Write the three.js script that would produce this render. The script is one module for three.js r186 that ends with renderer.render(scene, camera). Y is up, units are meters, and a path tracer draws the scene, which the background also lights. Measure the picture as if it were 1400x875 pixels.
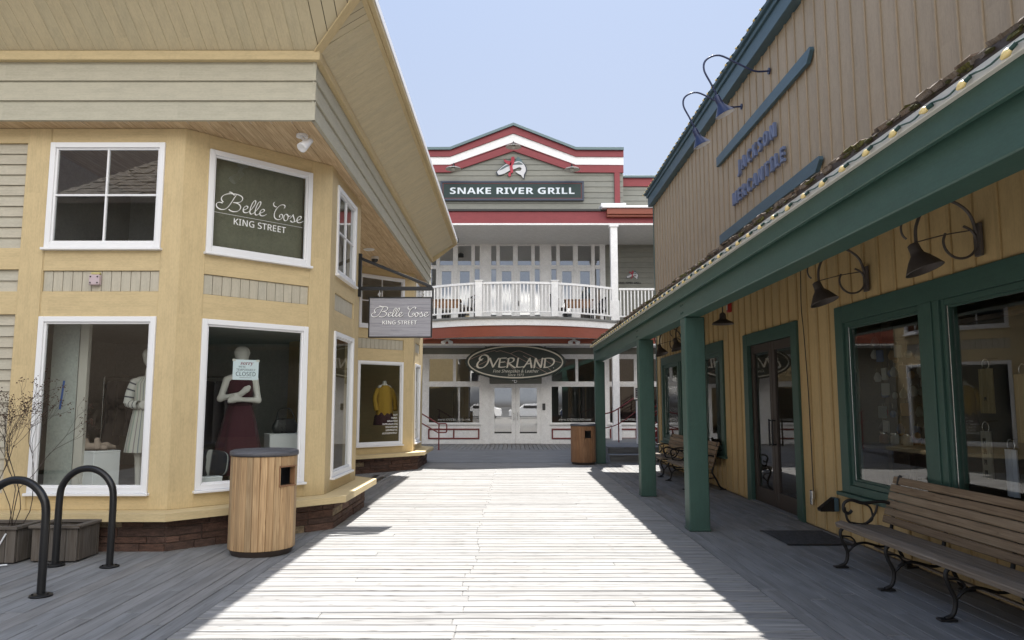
import * as THREE from 'three';
import { mergeGeometries } from 'three/addons/utils/BufferGeometryUtils.js';
import { MarchingCubes } from 'three/addons/objects/MarchingCubes.js';
import { FontLoader } from 'three/addons/loaders/FontLoader.js';
import { TextGeometry } from 'three/addons/geometries/TextGeometry.js';

// ---------- camera, sky, sun, exposure ----------
const scene = new THREE.Scene();
const camera = new THREE.PerspectiveCamera(2 * Math.atan(437.5 / 1015) * 180 / Math.PI, 1.6, 0.1, 900);
camera.position.set(0, 1.6, 0);
camera.rotation.x = Math.atan(113 / 1015);
const renderer = new THREE.WebGLRenderer({ antialias: true });
renderer.toneMapping = THREE.LinearToneMapping;
renderer.toneMappingExposure = 4.5;
renderer.shadowMap.enabled = true;
const SUN = new THREE.Vector3(0.115, 1, -0.66).normalize();
const sun = new THREE.DirectionalLight(new THREE.Color(1, 0.965, 0.91), 2.75);
sun.name = 'sun';
sun.position.copy(SUN).multiplyScalar(60).add(new THREE.Vector3(0, 0, -12));
sun.target.position.set(0, 0, -12);
sun.castShadow = true;
sun.shadow.radius = 1;
sun.shadow.mapSize.set(4096, 4096);
Object.assign(sun.shadow.camera, { left: -28, right: 28, top: 30, bottom: -30, near: 1, far: 140 });
scene.add(sun, sun.target);

// seeded generators and noise
function rng(a) { return () => { a = (a + 0x6d2b79f5) | 0; let t = Math.imul(a ^ (a >>> 15), 1 | a); t = (t + Math.imul(t ^ (t >>> 7), 61 | t)) ^ t; return ((t ^ (t >>> 14)) >>> 0) / 4294967296; }; }
const R = rng(11), rr = (a, b) => a + (b - a) * R(), pick = (a) => a[Math.floor(R() * a.length) % a.length];
const hash = (x, y, s) => { let h = Math.imul(x | 0, 374761393) + Math.imul(y | 0, 668265263) + Math.imul(s | 0, 1442695041); h = Math.imul(h ^ (h >>> 13), 1274126177); return ((h ^ (h >>> 16)) >>> 0) / 4294967296; };
function vnoise(x, y, s, px = 0, py = 0) {   // value noise, wrapping with the periods px, py when given
  const x0 = Math.floor(x), y0 = Math.floor(y), fx = x - x0, fy = y - y0, sx = fx * fx * (3 - 2 * fx), sy = fy * fy * (3 - 2 * fy);
  const w = (i, p) => p ? ((i % p) + p) % p : i;
  const a = hash(w(x0, px), w(y0, py), s), b = hash(w(x0 + 1, px), w(y0, py), s), c = hash(w(x0, px), w(y0 + 1, py), s), d = hash(w(x0 + 1, px), w(y0 + 1, py), s);
  return a + (b - a) * sx + (c - a) * sy + (a - b - c + d) * sx * sy;
}
function skyTexture() {
  const W = 1024, H = 512, data = new Float32Array(W * H * 4), K = 0.195;
  for (let r = 0; r < H; r++) {
    const up = ((r + 0.5) / H - 0.5) * Math.PI, y = Math.sin(up), e = Math.max(0, y);
    for (let c = 0; c < W; c++) {
      const a = ((c + 0.5) / W - 0.5) * 2 * Math.PI, x = Math.cos(a) * Math.cos(up), z = Math.sin(a) * Math.cos(up);
      const cs = x * SUN.x + y * SUN.y + z * SUN.z, glow = 0.55 * Math.pow(Math.max(0, cs), 7), t = Math.pow(e, 0.8);
      let col = [0.87 - 0.64 * t, 0.92 - 0.45 * t, 1.0 - 0.02 * t].map((v, i) => v + glow * [0.62, 0.5, 0.3][i]);
      // broken cumulus behind the camera, which the upper windows mirror, brightened and widened as fill light
      const back = THREE.MathUtils.smoothstep(z, 0.15, 0.5);
      if (y > 0.01 && back > 0) {
        const px = x / (y + 0.12), pz = z / (y + 0.12);
        let n = 0, am = 0.5;
        for (let o = 0, f = 1.3; o < 5; o++, f *= 2.1, am *= 0.52) n += am * vnoise(px * f + 7, pz * f + 3, 50 + o);
        const m = THREE.MathUtils.smoothstep(n, 0.425, 0.575) * back * 0.9;
        col = col.map((v, i) => v + (([5.2, 5.05, 4.75][i]) - v) * m);
      }
      if (y < 0) col = [0.4, 0.38, 0.36];
      for (let i = 0; i < 3; i++) data[(r * W + c) * 4 + i] = col[i] * K;
      data[(r * W + c) * 4 + 3] = 1;
    }
  }
  const t = new THREE.DataTexture(data, W, H, THREE.RGBAFormat, THREE.FloatType);
  t.mapping = THREE.EquirectangularReflectionMapping; t.magFilter = THREE.LinearFilter; t.needsUpdate = true;
  return t;
}
scene.background = skyTexture();
scene.environment = scene.background;

// ---------- textures and materials ----------
function dataTex(w, h, f, srgb = true) {
  const d = new Uint8Array(w * h * 4);
  for (let y = 0; y < h; y++) for (let x = 0; x < w; x++) { const v = f(x, y), o = (y * w + x) * 4; for (let i = 0; i < 3; i++) d[o + i] = Math.max(0, Math.min(255, 255 * (Array.isArray(v) ? v[i] : v))); d[o + 3] = 255; }
  const t = new THREE.DataTexture(d, w, h); t.wrapS = t.wrapT = THREE.RepeatWrapping; t.magFilter = THREE.LinearFilter; t.minFilter = THREE.LinearMipmapLinearFilter; t.generateMipmaps = true;
  if (srgb) t.colorSpace = THREE.SRGBColorSpace; t.needsUpdate = true; return t;
}
// long grain along u: fine fibres, broad streaks, dark checks, knots, nail specks
function grainField(w, h, seed, knots, checks) {
  const f = new Float32Array(w * h), g = rng(seed), K = [];
  for (let i = 0; i < knots; i++) K.push([g() * w, g() * h, 4 + g() * 9, 2 + g() * 3]);
  const C = []; for (let i = 0; i < checks; i++) C.push([g() * w, g() * h, 20 + g() * 120, 0.5 + g() * 0.9]);
  for (let y = 0; y < h; y++) for (let x = 0; x < w; x++) {
    const wob = 2.5 * vnoise(x / w * 5, y / h * 6, seed + 1, 5, 6), yy = y + wob * 2;
    let v = 0.5 + 0.28 * (vnoise(x / w * 6, yy / h * 90, seed + 2, 6, 90) - 0.5) + 0.16 * (vnoise(x / w * 3, yy / h * 22, seed + 3, 3, 22) - 0.5) + 0.25 * (vnoise(x / w * 14, yy / h * 150, seed + 4, 14, 150) - 0.5) + 0.12 * (vnoise(x / w * 9, y / h * 9, seed + 5, 9, 9) - 0.5);
    for (const k of K) { const dx = (x - k[0]) / k[2], dy = (y - k[1]) / k[3], q = dx * dx + dy * dy; if (q < 4) v -= 0.45 * Math.exp(-q * 1.5); }
    for (const k of C) { const dx = (x - k[0]), dy = Math.abs(y - k[1] - 0.02 * dx); if (dx > 0 && dx < k[2] && dy < k[3]) v -= 0.35 * Math.sin(dx / k[2] * Math.PI); }
    f[y * w + x] = v;
  }
  return f;
}
const TW = 512, TH = 512;
const gDeck = grainField(TW, TH, 21, 60, 120), gWood = grainField(TW, TH, 33, 14, 18);
const mixc = (a, b, t) => a.map((v, i) => v + (b[i] - v) * Math.max(0, Math.min(1, t)));
const deckTex = dataTex(TW, TH, (x, y) => { const v = gDeck[y * TW + x]; return mixc([0.36, 0.34, 0.32], [1, 1, 1], 0.45 + v * 0.95); });
const deckSideTex = dataTex(TW, TH, (x, y) => { const v = gDeck[y * TW + x], b = vnoise(x / 90, y / 26, 61, 0, 0); return mixc([0.45, 0.44, 0.43], [1, 1, 1], 0.5 + v * 0.45 + b * 0.3); });
const deckBump = dataTex(TW, TH, (x, y) => gDeck[y * TW + x], false);
const woodTex = dataTex(TW, TH, (x, y) => mixc([0.62, 0.55, 0.48], [1, 1, 1], 0.15 + gWood[y * TW + x] * 1.2));
const woodBump = dataTex(TW, TH, (x, y) => gWood[y * TW + x], false);
const paintField = (x, y) => 0.5 * vnoise(x / 8, y / 8, 71, 64, 64) + 0.3 * vnoise(x / 32, y / 32, 72, 16, 16) + 0.2 * vnoise(x / 2, y / 2, 73, 256, 256);
const paintTex = dataTex(TW, TH, (x, y) => { let v = 0.9 + 0.13 * paintField(x, y); const st = vnoise(x / 22, y / 5, 77, 0, 0); if (st > 0.9) v -= 0.25 * (st - 0.9) * 10 * vnoise(x / 3, y / 3, 78); return v; });
const paintBump = dataTex(TW, TH, (x, y) => paintField(x, y), false);
const brushTex = dataTex(TW, TH, (x, y) => 0.9 + 0.05 * vnoise(x / 60, y / 3, 81, 0, 0) + 0.05 * vnoise(x / 6, y / 6, 82) + 0.05 * vnoise(x / 40, y / 40, 84) - (vnoise(x / 26, y / 2.2, 83) > 0.955 ? 0.1 * vnoise(x / 3, y / 3, 85) : 0));
const stoneTex = dataTex(TW, TH, (x, y) => { const n = 0.5 * vnoise(x / 40, y / 14, 91, 0, 0) + 0.3 * vnoise(x / 9, y / 6, 92) + 0.2 * vnoise(x / 2.5, y / 2.5, 93); return 0.55 + 0.55 * n; });
const stoneBump = dataTex(TW, TH, (x, y) => 0.6 * vnoise(x / 14, y / 6, 91) + 0.4 * vnoise(x / 4, y / 3, 92), false);
for (const t of [deckTex, deckSideTex, deckBump]) t.repeat.set(0.45, 0.9);
for (const t of [woodTex, woodBump]) t.repeat.set(0.6, 1.4);
for (const t of [paintTex, paintBump]) t.repeat.set(0.8, 0.8);
brushTex.repeat.set(0.5, 1.2);
for (const t of [stoneTex, stoneBump]) t.repeat.set(1.6, 1.6);
const lin = (r, g, b) => new THREE.Color().setRGB(r, g, b);
const M = (c, roughness = 0.7, o = {}) => new THREE.MeshStandardMaterial({ color: c, roughness, ...o });
const paint = (c, rough = 0.6) => M(c, rough, { map: paintTex, bumpMap: paintBump, bumpScale: 0.0012 });
const brushed = (c, rough = 0.65) => M(c, rough, { map: brushTex, bumpMap: paintBump, bumpScale: 0.001 });
const wood = (c, rough = 0.75, b = 0.0015) => M(c, rough, { map: woodTex, bumpMap: woodBump, bumpScale: b });
const deck = (c) => M(c, 0.9, { map: deckTex, bumpMap: deckBump, bumpScale: 0.0018 });
const tones = (n, c, j, f) => Array.from({ length: n }, () => { const k = rr(1 - j, 1 + j), w = rr(-j, j) * 0.25; return f(lin(c[0] * k * (1 + w), c[1] * k, c[2] * k * (1 - w))); });
const mat = {
  deck: tones(7, [0.278, 0.275, 0.270], 0.11, deck), deckSide: tones(6, [0.24, 0.238, 0.236], 0.09, (c) => M(c, 0.9, { map: deckSideTex, bumpMap: deckBump, bumpScale: 0.001 })),
  yellow: brushed(lin(0.575, 0.447, 0.245)), yellowTrim: brushed(lin(0.60, 0.475, 0.265)), soffit: tones(4, [0.63, 0.545, 0.365], 0.035, brushed),
  lap: tones(4, [0.45, 0.42, 0.325], 0.04, brushed), panel: tones(4, [0.47, 0.43, 0.34], 0.04, brushed), ply: tones(4, [0.66, 0.50, 0.31], 0.06, wood),
  vinyl: M(lin(0.78, 0.78, 0.79), 0.4), white: paint(lin(0.86, 0.855, 0.85), 0.5),
  brick: tones(7, [0.155, 0.085, 0.062], 0.3, (c) => M(c, 0.85, { map: stoneTex, bumpMap: stoneBump, bumpScale: 0.006 })), tanStone: M(lin(0.36, 0.27, 0.17), 0.85, { map: stoneTex, bumpMap: stoneBump, bumpScale: 0.006 }),
  mortar: M(lin(0.16, 0.13, 0.11), 0.95, { map: stoneTex }),
  green: brushed(lin(0.042, 0.096, 0.074), 0.5), greenDark: brushed(lin(0.04, 0.09, 0.07), 0.45), teal: brushed(lin(0.062, 0.118, 0.15), 0.5),  // upper trim is a copy of the green paint with sky reflection put into its colour
  ochre: tones(5, [0.54, 0.385, 0.18], 0.06, brushed), ochreBatten: tones(3, [0.49, 0.345, 0.155], 0.06, brushed),
  faded: tones(5, [0.41, 0.32, 0.215], 0.05, brushed), fadedBatten: tones(3, [0.36, 0.28, 0.185], 0.05, brushed),
  shake: tones(6, [0.16, 0.13, 0.105], 0.3, (c) => wood(c, 0.95, 0.006)), moss: M(lin(0.13, 0.12, 0.03), 1, { map: stoneTex, bumpMap: stoneBump, bumpScale: 0.008 }),
  red: brushed(lin(0.235, 0.035, 0.042), 0.55), redWarm: brushed(lin(0.25, 0.06, 0.032), 0.5), railRed: M(lin(0.16, 0.022, 0.022), 0.45),
  siding: tones(4, [0.225, 0.225, 0.195], 0.05, brushed), deckGrey: paint(lin(0.2, 0.2, 0.19)), flashing: M(lin(0.10, 0.14, 0.15), 0.35, { metalness: 0.5 }),
  black: M(lin(0.018, 0.017, 0.017), 0.4), iron: M(lin(0.022, 0.02, 0.019), 0.5, { metalness: 0.3 }), blackMetal: M(lin(0.02, 0.02, 0.021), 0.32, { metalness: 0.4 }), darkBrown: M(lin(0.045, 0.032, 0.026), 0.5),
  benchWood: tones(5, [0.31, 0.225, 0.145], 0.16, (c) => wood(c, 0.7)), benchSeat: tones(4, [0.27, 0.228, 0.185], 0.12, (c) => wood(c, 0.75)),
  stave: tones(7, [0.50, 0.345, 0.19], 0.13, (c) => wood(c, 0.6)), staveOld: tones(6, [0.30, 0.16, 0.08], 0.14, (c) => wood(c, 0.65)), planter: tones(4, [0.13, 0.115, 0.1], 0.12, (c) => wood(c, 0.9, 0.004)),
  lidGrey: M(lin(0.13, 0.13, 0.145), 0.65, { map: stoneTex }), navy: M(lin(0.018, 0.028, 0.08), 0.35, { metalness: 0.2 }), bronze: M(lin(0.105, 0.088, 0.078), 0.5, { metalness: 0.25 }),
  letter: M(lin(0.14, 0.175, 0.285), 0.5), enamel: M(lin(0.62, 0.6, 0.54), 0.35), bulb: new THREE.MeshPhysicalMaterial({ color: lin(0.8, 0.62, 0.26), roughness: 0.25, clearcoat: 0.6 }), socket: M(lin(0.015, 0.05, 0.04), 0.6),
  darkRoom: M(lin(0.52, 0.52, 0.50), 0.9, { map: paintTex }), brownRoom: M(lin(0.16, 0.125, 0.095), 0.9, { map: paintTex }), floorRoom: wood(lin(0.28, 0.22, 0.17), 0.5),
  asphalt: M(lin(0.13, 0.128, 0.125), 0.95, { map: stoneTex }), concrete: M(lin(0.42, 0.40, 0.37), 0.9, { map: stoneTex }), rubber: M(lin(0.062, 0.065, 0.074), 0.95, { map: stoneTex, bumpMap: stoneBump, bumpScale: 0.004 }),
  glass: new THREE.MeshPhysicalMaterial({ color: lin(0.9, 0.93, 0.91), roughness: 0, transmission: 1, thickness: 0, ior: 1.72 }),
  mirrorGlass: new THREE.MeshPhysicalMaterial({ color: lin(0.75, 0.8, 0.82), roughness: 0, transmission: 1, thickness: 0, ior: 3.6 }),
  shopGlass: new THREE.MeshPhysicalMaterial({ color: lin(0.85, 0.88, 0.88), roughness: 0, transmission: 1, thickness: 0, ior: 2.1 }),
  joist: wood(lin(0.24, 0.2, 0.155), 0.9),
  skin: M(lin(0.62, 0.6, 0.56), 0.45), chrome: M(lin(0.6, 0.6, 0.6), 0.25, { metalness: 1 }), plainWhite: M(lin(0.7, 0.72, 0.74), 0.6),
};

// ---------- building helpers ----------
const used = new Map();
function numbered(n) { const k = used.get(n) ?? 0; used.set(n, k + 1); return k ? n + '_' + String(k).padStart(3, '0') : n; }
function thing(name, label, category, group) { const o = new THREE.Group(); o.name = numbered(name); o.userData = { label, category }; if (group) o.userData.group = group; scene.add(o); return o; }
function structure(name) { const o = new THREE.Group(); o.name = numbered(name); o.userData = { kind: 'structure' }; scene.add(o); return o; }
function add(name, geo, material, parent, label) {
  const m = new THREE.Mesh(geo, material); m.castShadow = m.receiveShadow = true; m.name = name;
  if (parent) parent.add(m); else { m.name = numbered(name); scene.add(m); }
  if (label) m.userData.label = label; return m;
}
function rebase(o, x, y, z) { for (const c of o.children) { c.position.x -= x; c.position.y -= y; c.position.z -= z; } o.position.set(x, y, z); return o; }
function copyOf(o, x, y, z, turn, label) { const c = o.clone(); c.name = numbered(o.name.replace(/_\d{3}$/, '')); c.userData = { ...o.userData, label: label ?? o.userData.label }; c.position.set(x, y, z); c.rotation.y = turn; scene.add(c); return c; }
const flat = (g) => { const q = g.index ? g.toNonIndexed() : g; for (const k of Object.keys(q.attributes)) if (!['position', 'normal', 'uv'].includes(k)) q.deleteAttribute(k); if (!q.attributes.uv) q.setAttribute('uv', new THREE.BufferAttribute(new Float32Array(q.attributes.position.count * 2), 2)); return q; };
const merge = (...l) => mergeGeometries(l.flat(9).map(flat));
// a box with chamfered edges (44 triangles; 12 when c = 0), uv in metres with u along its longest side
const cache = new Map();
function cbox(w, h, d, c = 0.004, uo = 0) {
  const key = [w, h, d, c, uo].map((v) => v.toFixed(4)).join();
  if (cache.has(key)) return cache.get(key);
  const S = [w / 2, h / 2, d / 2], L = w >= h && w >= d ? 0 : h >= d ? 1 : 2; c = Math.min(c, 0.45 * Math.min(w, h, d));
  const pos = [], nor = [], uv = [];
  const V = (s, a) => [0, 1, 2].map((i) => s[i] * (i === a ? S[i] : S[i] - c));
  const tri = (a, b, d3) => {
    const n = new THREE.Vector3().subVectors(new THREE.Vector3(...b), new THREE.Vector3(...a)).cross(new THREE.Vector3().subVectors(new THREE.Vector3(...d3), new THREE.Vector3(...a))).normalize();
    if (n.x * (a[0] + b[0] + d3[0]) + n.y * (a[1] + b[1] + d3[1]) + n.z * (a[2] + b[2] + d3[2]) < 0) { n.negate(); [b, d3] = [d3, b]; }
    const na = n.toArray().map(Math.abs), ax = na.indexOf(Math.max(...na)), o = [0, 1, 2].filter((i) => i !== ax), U = o.includes(L) ? L : o[0], W2 = o.find((i) => i !== U);
    for (const p of [a, b, d3]) { pos.push(...p); nor.push(n.x, n.y, n.z); uv.push(p[U] + uo, p[W2] + uo * 1.7 + ax * 0.31); }
  };
  const quad = (a, b, d3, e) => { tri(a, b, d3); tri(a, d3, e); };
  for (let a = 0; a < 3; a++) for (const s of [-1, 1]) { const [p, q] = [0, 1, 2].filter((i) => i !== a), m = (x, y) => { const v = [0, 0, 0]; v[a] = s; v[p] = x; v[q] = y; return V(v, a); }; quad(m(-1, -1), m(1, -1), m(1, 1), m(-1, 1)); }
  if (c > 0) {
    for (const [a, b, t] of [[0, 1, 2], [0, 2, 1], [1, 2, 0]]) for (const x of [-1, 1]) for (const y of [-1, 1]) { const m = (f, k) => { const v = [0, 0, 0]; v[a] = x; v[b] = y; v[t] = k; return V(v, f); }; quad(m(a, -1), m(b, -1), m(b, 1), m(a, 1)); }
    for (const x of [-1, 1]) for (const y of [-1, 1]) for (const z of [-1, 1]) tri(V([x, y, z], 0), V([x, y, z], 1), V([x, y, z], 2));
  }
  const g = new THREE.BufferGeometry();
  g.setAttribute('position', new THREE.BufferAttribute(new Float32Array(pos), 3)); g.setAttribute('normal', new THREE.BufferAttribute(new Float32Array(nor), 3)); g.setAttribute('uv', new THREE.BufferAttribute(new Float32Array(uv), 2));
  cache.set(key, g); return g;
}
const bx = (x0, x1, y0, y1, z0, z1, c = 0.004, uo = 0) => cbox(Math.abs(x1 - x0), Math.abs(y1 - y0), Math.abs(z1 - z0), c, uo).clone().translate((x0 + x1) / 2, (y0 + y1) / 2, (z0 + z1) / 2);
const uvo = () => Math.floor(R() * 8) * 0.37;
// a mesh that shares a cached box: piece(name, size, centre, material, parent)
function piece(name, w, h, d, x, y, z, material, parent, c = 0.004, ry = 0) { const m = add(name, cbox(w, h, d, c, uvo()), material, parent); m.position.set(x, y, z); m.rotation.y = ry; return m; }
// a wall's own frame: n = outward normal turned by a about y, u to the right as seen from outside
const frameOf = (x, z, a) => new THREE.Matrix4().makeRotationY(a).setPosition(x, 0, z);
const V3 = (x, y, z) => new THREE.Vector3(x, y, z);
function fpiece(name, F, a, u0, u1, v0, v1, w0, w1, material, parent, c = 0.004) { const p = V3((u0 + u1) / 2, (v0 + v1) / 2, (w0 + w1) / 2).applyMatrix4(F); return piece(name, Math.abs(u1 - u0), Math.abs(v1 - v0), Math.abs(w1 - w0), p.x, p.y, p.z, material, parent, c, a); }
const tube = (pts, r, seg = 24, rad = 8, closed = false) => new THREE.TubeGeometry(new THREE.CatmullRomCurve3(pts.map((p) => p.isVector3 ? p : V3(...p)), closed, 'catmullrom', 0.5), seg, r, rad, closed);
const rod = (a, b, r, rad = 8) => { const A = V3(...a), B = V3(...b), d = B.clone().sub(A), g = new THREE.CylinderGeometry(r, r, d.length(), rad); g.applyQuaternion(new THREE.Quaternion().setFromUnitVectors(V3(0, 1, 0), d.normalize())); return g.translate((A.x + B.x) / 2, (A.y + B.y) / 2, (A.z + B.z) / 2); };
const bar = (a, b, w, h) => { const A = V3(...a), B = V3(...b), d = B.clone().sub(A), g = cbox(d.length(), h, w, 0.003).clone(); const q = new THREE.Quaternion().setFromUnitVectors(V3(1, 0, 0), d.clone().normalize()); g.applyQuaternion(q); return g.translate((A.x + B.x) / 2, (A.y + B.y) / 2, (A.z + B.z) / 2); };
const lathe = (pts, n = 32) => new THREE.LatheGeometry(pts.map((p) => new THREE.Vector2(...p)), n);
const shapeOf = (pts) => new THREE.Shape(pts.map((p) => new THREE.Vector2(...p)));
const extrude = (s, depth, bevel = 0) => new THREE.ExtrudeGeometry(s, { depth, bevelEnabled: bevel > 0, bevelThickness: bevel, bevelSize: bevel, bevelSegments: 2, curveSegments: 24 });
// a bar along x whose cross-section is the convex outline of [y, z] points, uv in metres
function convexPrism(P, L, uo = 0) {
  const pos = [], nor = [], uv = [], cy = P.reduce((t, p) => t + p[0], 0) / P.length, cz = P.reduce((t, p) => t + p[1], 0) / P.length;
  const tri = (a, b, c) => {
    const A = V3(...a), n = V3(...b).sub(A).cross(V3(...c).sub(A)).normalize(), m = V3((a[0] + b[0] + c[0]) / 3, (a[1] + b[1] + c[1]) / 3 - cy, (a[2] + b[2] + c[2]) / 3 - cz);
    if (n.dot(m) < 0) { n.negate(); [b, c] = [c, b]; }
    for (const p of [a, b, c]) { pos.push(...p); nor.push(n.x, n.y, n.z); uv.push(Math.abs(n.x) > 0.9 ? p[2] + uo : p[0] + uo, p[1] + (Math.abs(n.y) > 0.7 ? p[2] : 0) + uo * 1.3); }
  };
  const q = (p, x) => [x, p[0], p[1]];
  for (let i = 0; i < P.length; i++) { const a = P[i], b = P[(i + 1) % P.length]; tri(q(a, -L / 2), q(b, -L / 2), q(b, L / 2)); tri(q(a, -L / 2), q(b, L / 2), q(a, L / 2)); if (i > 0 && i < P.length - 1) for (const x of [-L / 2, L / 2]) tri(q(P[0], x), q(a, x), q(b, x)); }
  const g = new THREE.BufferGeometry();
  g.setAttribute('position', new THREE.BufferAttribute(new Float32Array(pos), 3)); g.setAttribute('normal', new THREE.BufferAttribute(new Float32Array(nor), 3)); g.setAttribute('uv', new THREE.BufferAttribute(new Float32Array(uv), 2));
  return g;
}
// a lap siding board: u long, bottom edge thicker than the top one
const lapCache = new Map();
function lapGeo(L, h, t0, t1, uo) {
  const key = [L.toFixed(3), h, t0, t1, uo].join(); if (lapCache.has(key)) return lapCache.get(key);
  const g = convexPrism([[-h / 2, 0], [-h / 2, t0], [h / 2, t1], [h / 2, 0]], L, uo);
  lapCache.set(key, g); return g;
}
function lap(name, F, a, u0, u1, v0, v1, w, material, parent, t0 = 0.03, t1 = 0.012) { const p = V3((u0 + u1) / 2, (v0 + v1) / 2, w).applyMatrix4(F); const m = add(name, lapGeo(u1 - u0, +(v1 - v0).toFixed(3), t0, t1, uvo()), material, parent); m.position.copy(p); m.rotation.y = a; return m; }
// a window: white frame with pane, muntins and sill as its own pieces
function windowAt(parent, F, a, u0, u1, v0, v1, o = {}) {
  const fw = o.fw ?? 0.062, out = o.out ?? 0.025, dp = o.dp ?? 0.09, q = (g) => g.applyMatrix4(F);
  const fr = add('window', q(merge(bx(u0, u0 + fw, v0, v1, out - dp, out), bx(u1 - fw, u1, v0, v1, out - dp, out), bx(u0 + fw, u1 - fw, v1 - fw, v1, out - dp, out - 0.002), bx(u0 + fw, u1 - fw, v0, v0 + fw, out - dp, out - 0.002),
    o.inner === false ? [] : [bx(u0 + fw, u0 + fw + 0.022, v0 + fw, v1 - fw, out - 0.06, out - 0.022, 0.002), bx(u1 - fw - 0.022, u1 - fw, v0 + fw, v1 - fw, out - 0.06, out - 0.022, 0.002), bx(u0 + fw + 0.022, u1 - fw - 0.022, v0 + fw, v0 + fw + 0.022, out - 0.06, out - 0.024, 0.002), bx(u0 + fw + 0.022, u1 - fw - 0.022, v1 - fw - 0.022, v1 - fw, out - 0.06, out - 0.024, 0.002)])), o.frame ?? mat.vinyl, parent);
  const pw = u1 - u0 - 2 * fw, ph = v1 - v0 - 2 * fw;
  add('pane', q(new THREE.PlaneGeometry(pw, ph).translate((u0 + u1) / 2, (v0 + v1) / 2, out - 0.045)), o.glass ?? mat.glass, fr);
  for (const m of o.mu ?? []) add('muntin', q(bx(u0 + fw + pw * m - 0.011, u0 + fw + pw * m + 0.011, v0 + fw, v1 - fw, out - 0.062, out - 0.026, 0.003)), o.frame ?? mat.vinyl, fr);
  for (const m of o.mv ?? []) add('muntin', q(bx(u0 + fw, u1 - fw, v0 + fw + ph * m - 0.011, v0 + fw + ph * m + 0.011, out - 0.060, out - 0.028, 0.003)), o.frame ?? mat.vinyl, fr);
  if (o.sill) add('sill', q(bx(u0 - 0.02, u1 + 0.02, v0 - 0.03, v0 - 0.001, out - dp, out + 0.035)), o.frame ?? mat.vinyl, fr);
  return fr;
}
// flat print: a canvas whose light pixels are lettering on clear film
function printed(w, h, draw, bg) { const c = document.createElement('canvas'); c.width = w; c.height = h; const g = c.getContext('2d'); if (bg) { g.fillStyle = bg; g.fillRect(0, 0, w, h); } draw(g, w, h); const t = new THREE.CanvasTexture(c); t.colorSpace = THREE.SRGBColorSpace; t.anisotropy = 8; return t; }
function film(w, h, draw, color = lin(0.85, 0.85, 0.83)) { const t = printed(w, h, draw, '#000'); t.colorSpace = THREE.NoColorSpace; return new THREE.MeshStandardMaterial({ color, roughness: 0.7, alphaMap: t, transparent: true, side: THREE.DoubleSide }); }
function nib(g, d, width, ang = -0.7) { const p = new Path2D(d); g.lineCap = g.lineJoin = 'round'; g.lineWidth = width * 0.32; const n = 9; for (let i = 0; i < n; i++) { const k = (i / (n - 1) - 0.5) * width * 0.8; g.save(); g.translate(Math.cos(ang) * k, Math.sin(ang) * k); g.stroke(p); g.restore(); } }
const SCRIPT = ['M245 62 C205 130 175 205 135 238 C100 265 38 262 25 225 C14 190 55 168 92 182', 'M165 40 C195 36 205 52 225 66', 'M100 168 C55 140 80 84 160 62 C245 38 335 48 322 96 C312 136 262 148 218 150 C292 146 318 180 296 216 C268 262 195 266 168 240',
  'M335 216 C375 205 402 174 382 164 C356 154 326 200 336 230 C346 256 388 242 412 214', 'M412 214 C455 168 498 92 476 80 C452 72 406 190 416 234 C424 260 452 242 474 214', 'M474 214 C517 168 560 92 538 80 C514 72 468 190 478 234 C486 260 514 242 536 214', 'M536 214 C578 204 604 174 584 164 C558 154 528 200 538 230 C548 256 590 242 614 216',
  'M712 52 C690 70 700 108 738 104', 'M838 100 C868 62 822 44 776 84 C722 132 690 226 736 248 C784 268 836 220 818 186 C802 168 770 196 786 220', 'M872 168 C832 166 822 252 858 250 C898 246 902 168 872 168 C884 188 904 190 922 180', 'M914 214 C936 190 950 172 956 158 C956 186 990 226 968 244 C952 256 928 252 926 236 M968 244 C984 240 996 230 1004 222', 'M1004 222 C1050 206 1078 176 1058 164 C1030 154 1000 200 1010 230 C1022 256 1064 242 1092 212'];
const drawShop = (g, k, oy, col = '#fff', rule = true) => { g.save(); g.scale(k, k); g.translate(10, oy); g.strokeStyle = g.fillStyle = col; for (const d of SCRIPT) nib(g, d, 12); if (rule) { g.lineWidth = 3; g.beginPath(); g.moveTo(0, 296); g.lineTo(1090, 296); g.stroke(); } g.font = '100px sans-serif'; g.textAlign = 'center'; g.save(); g.translate(545, 400); g.scale(1.12, 1); g.fillText('KING STREET', 0, 0); g.restore(); g.restore(); };
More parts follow.
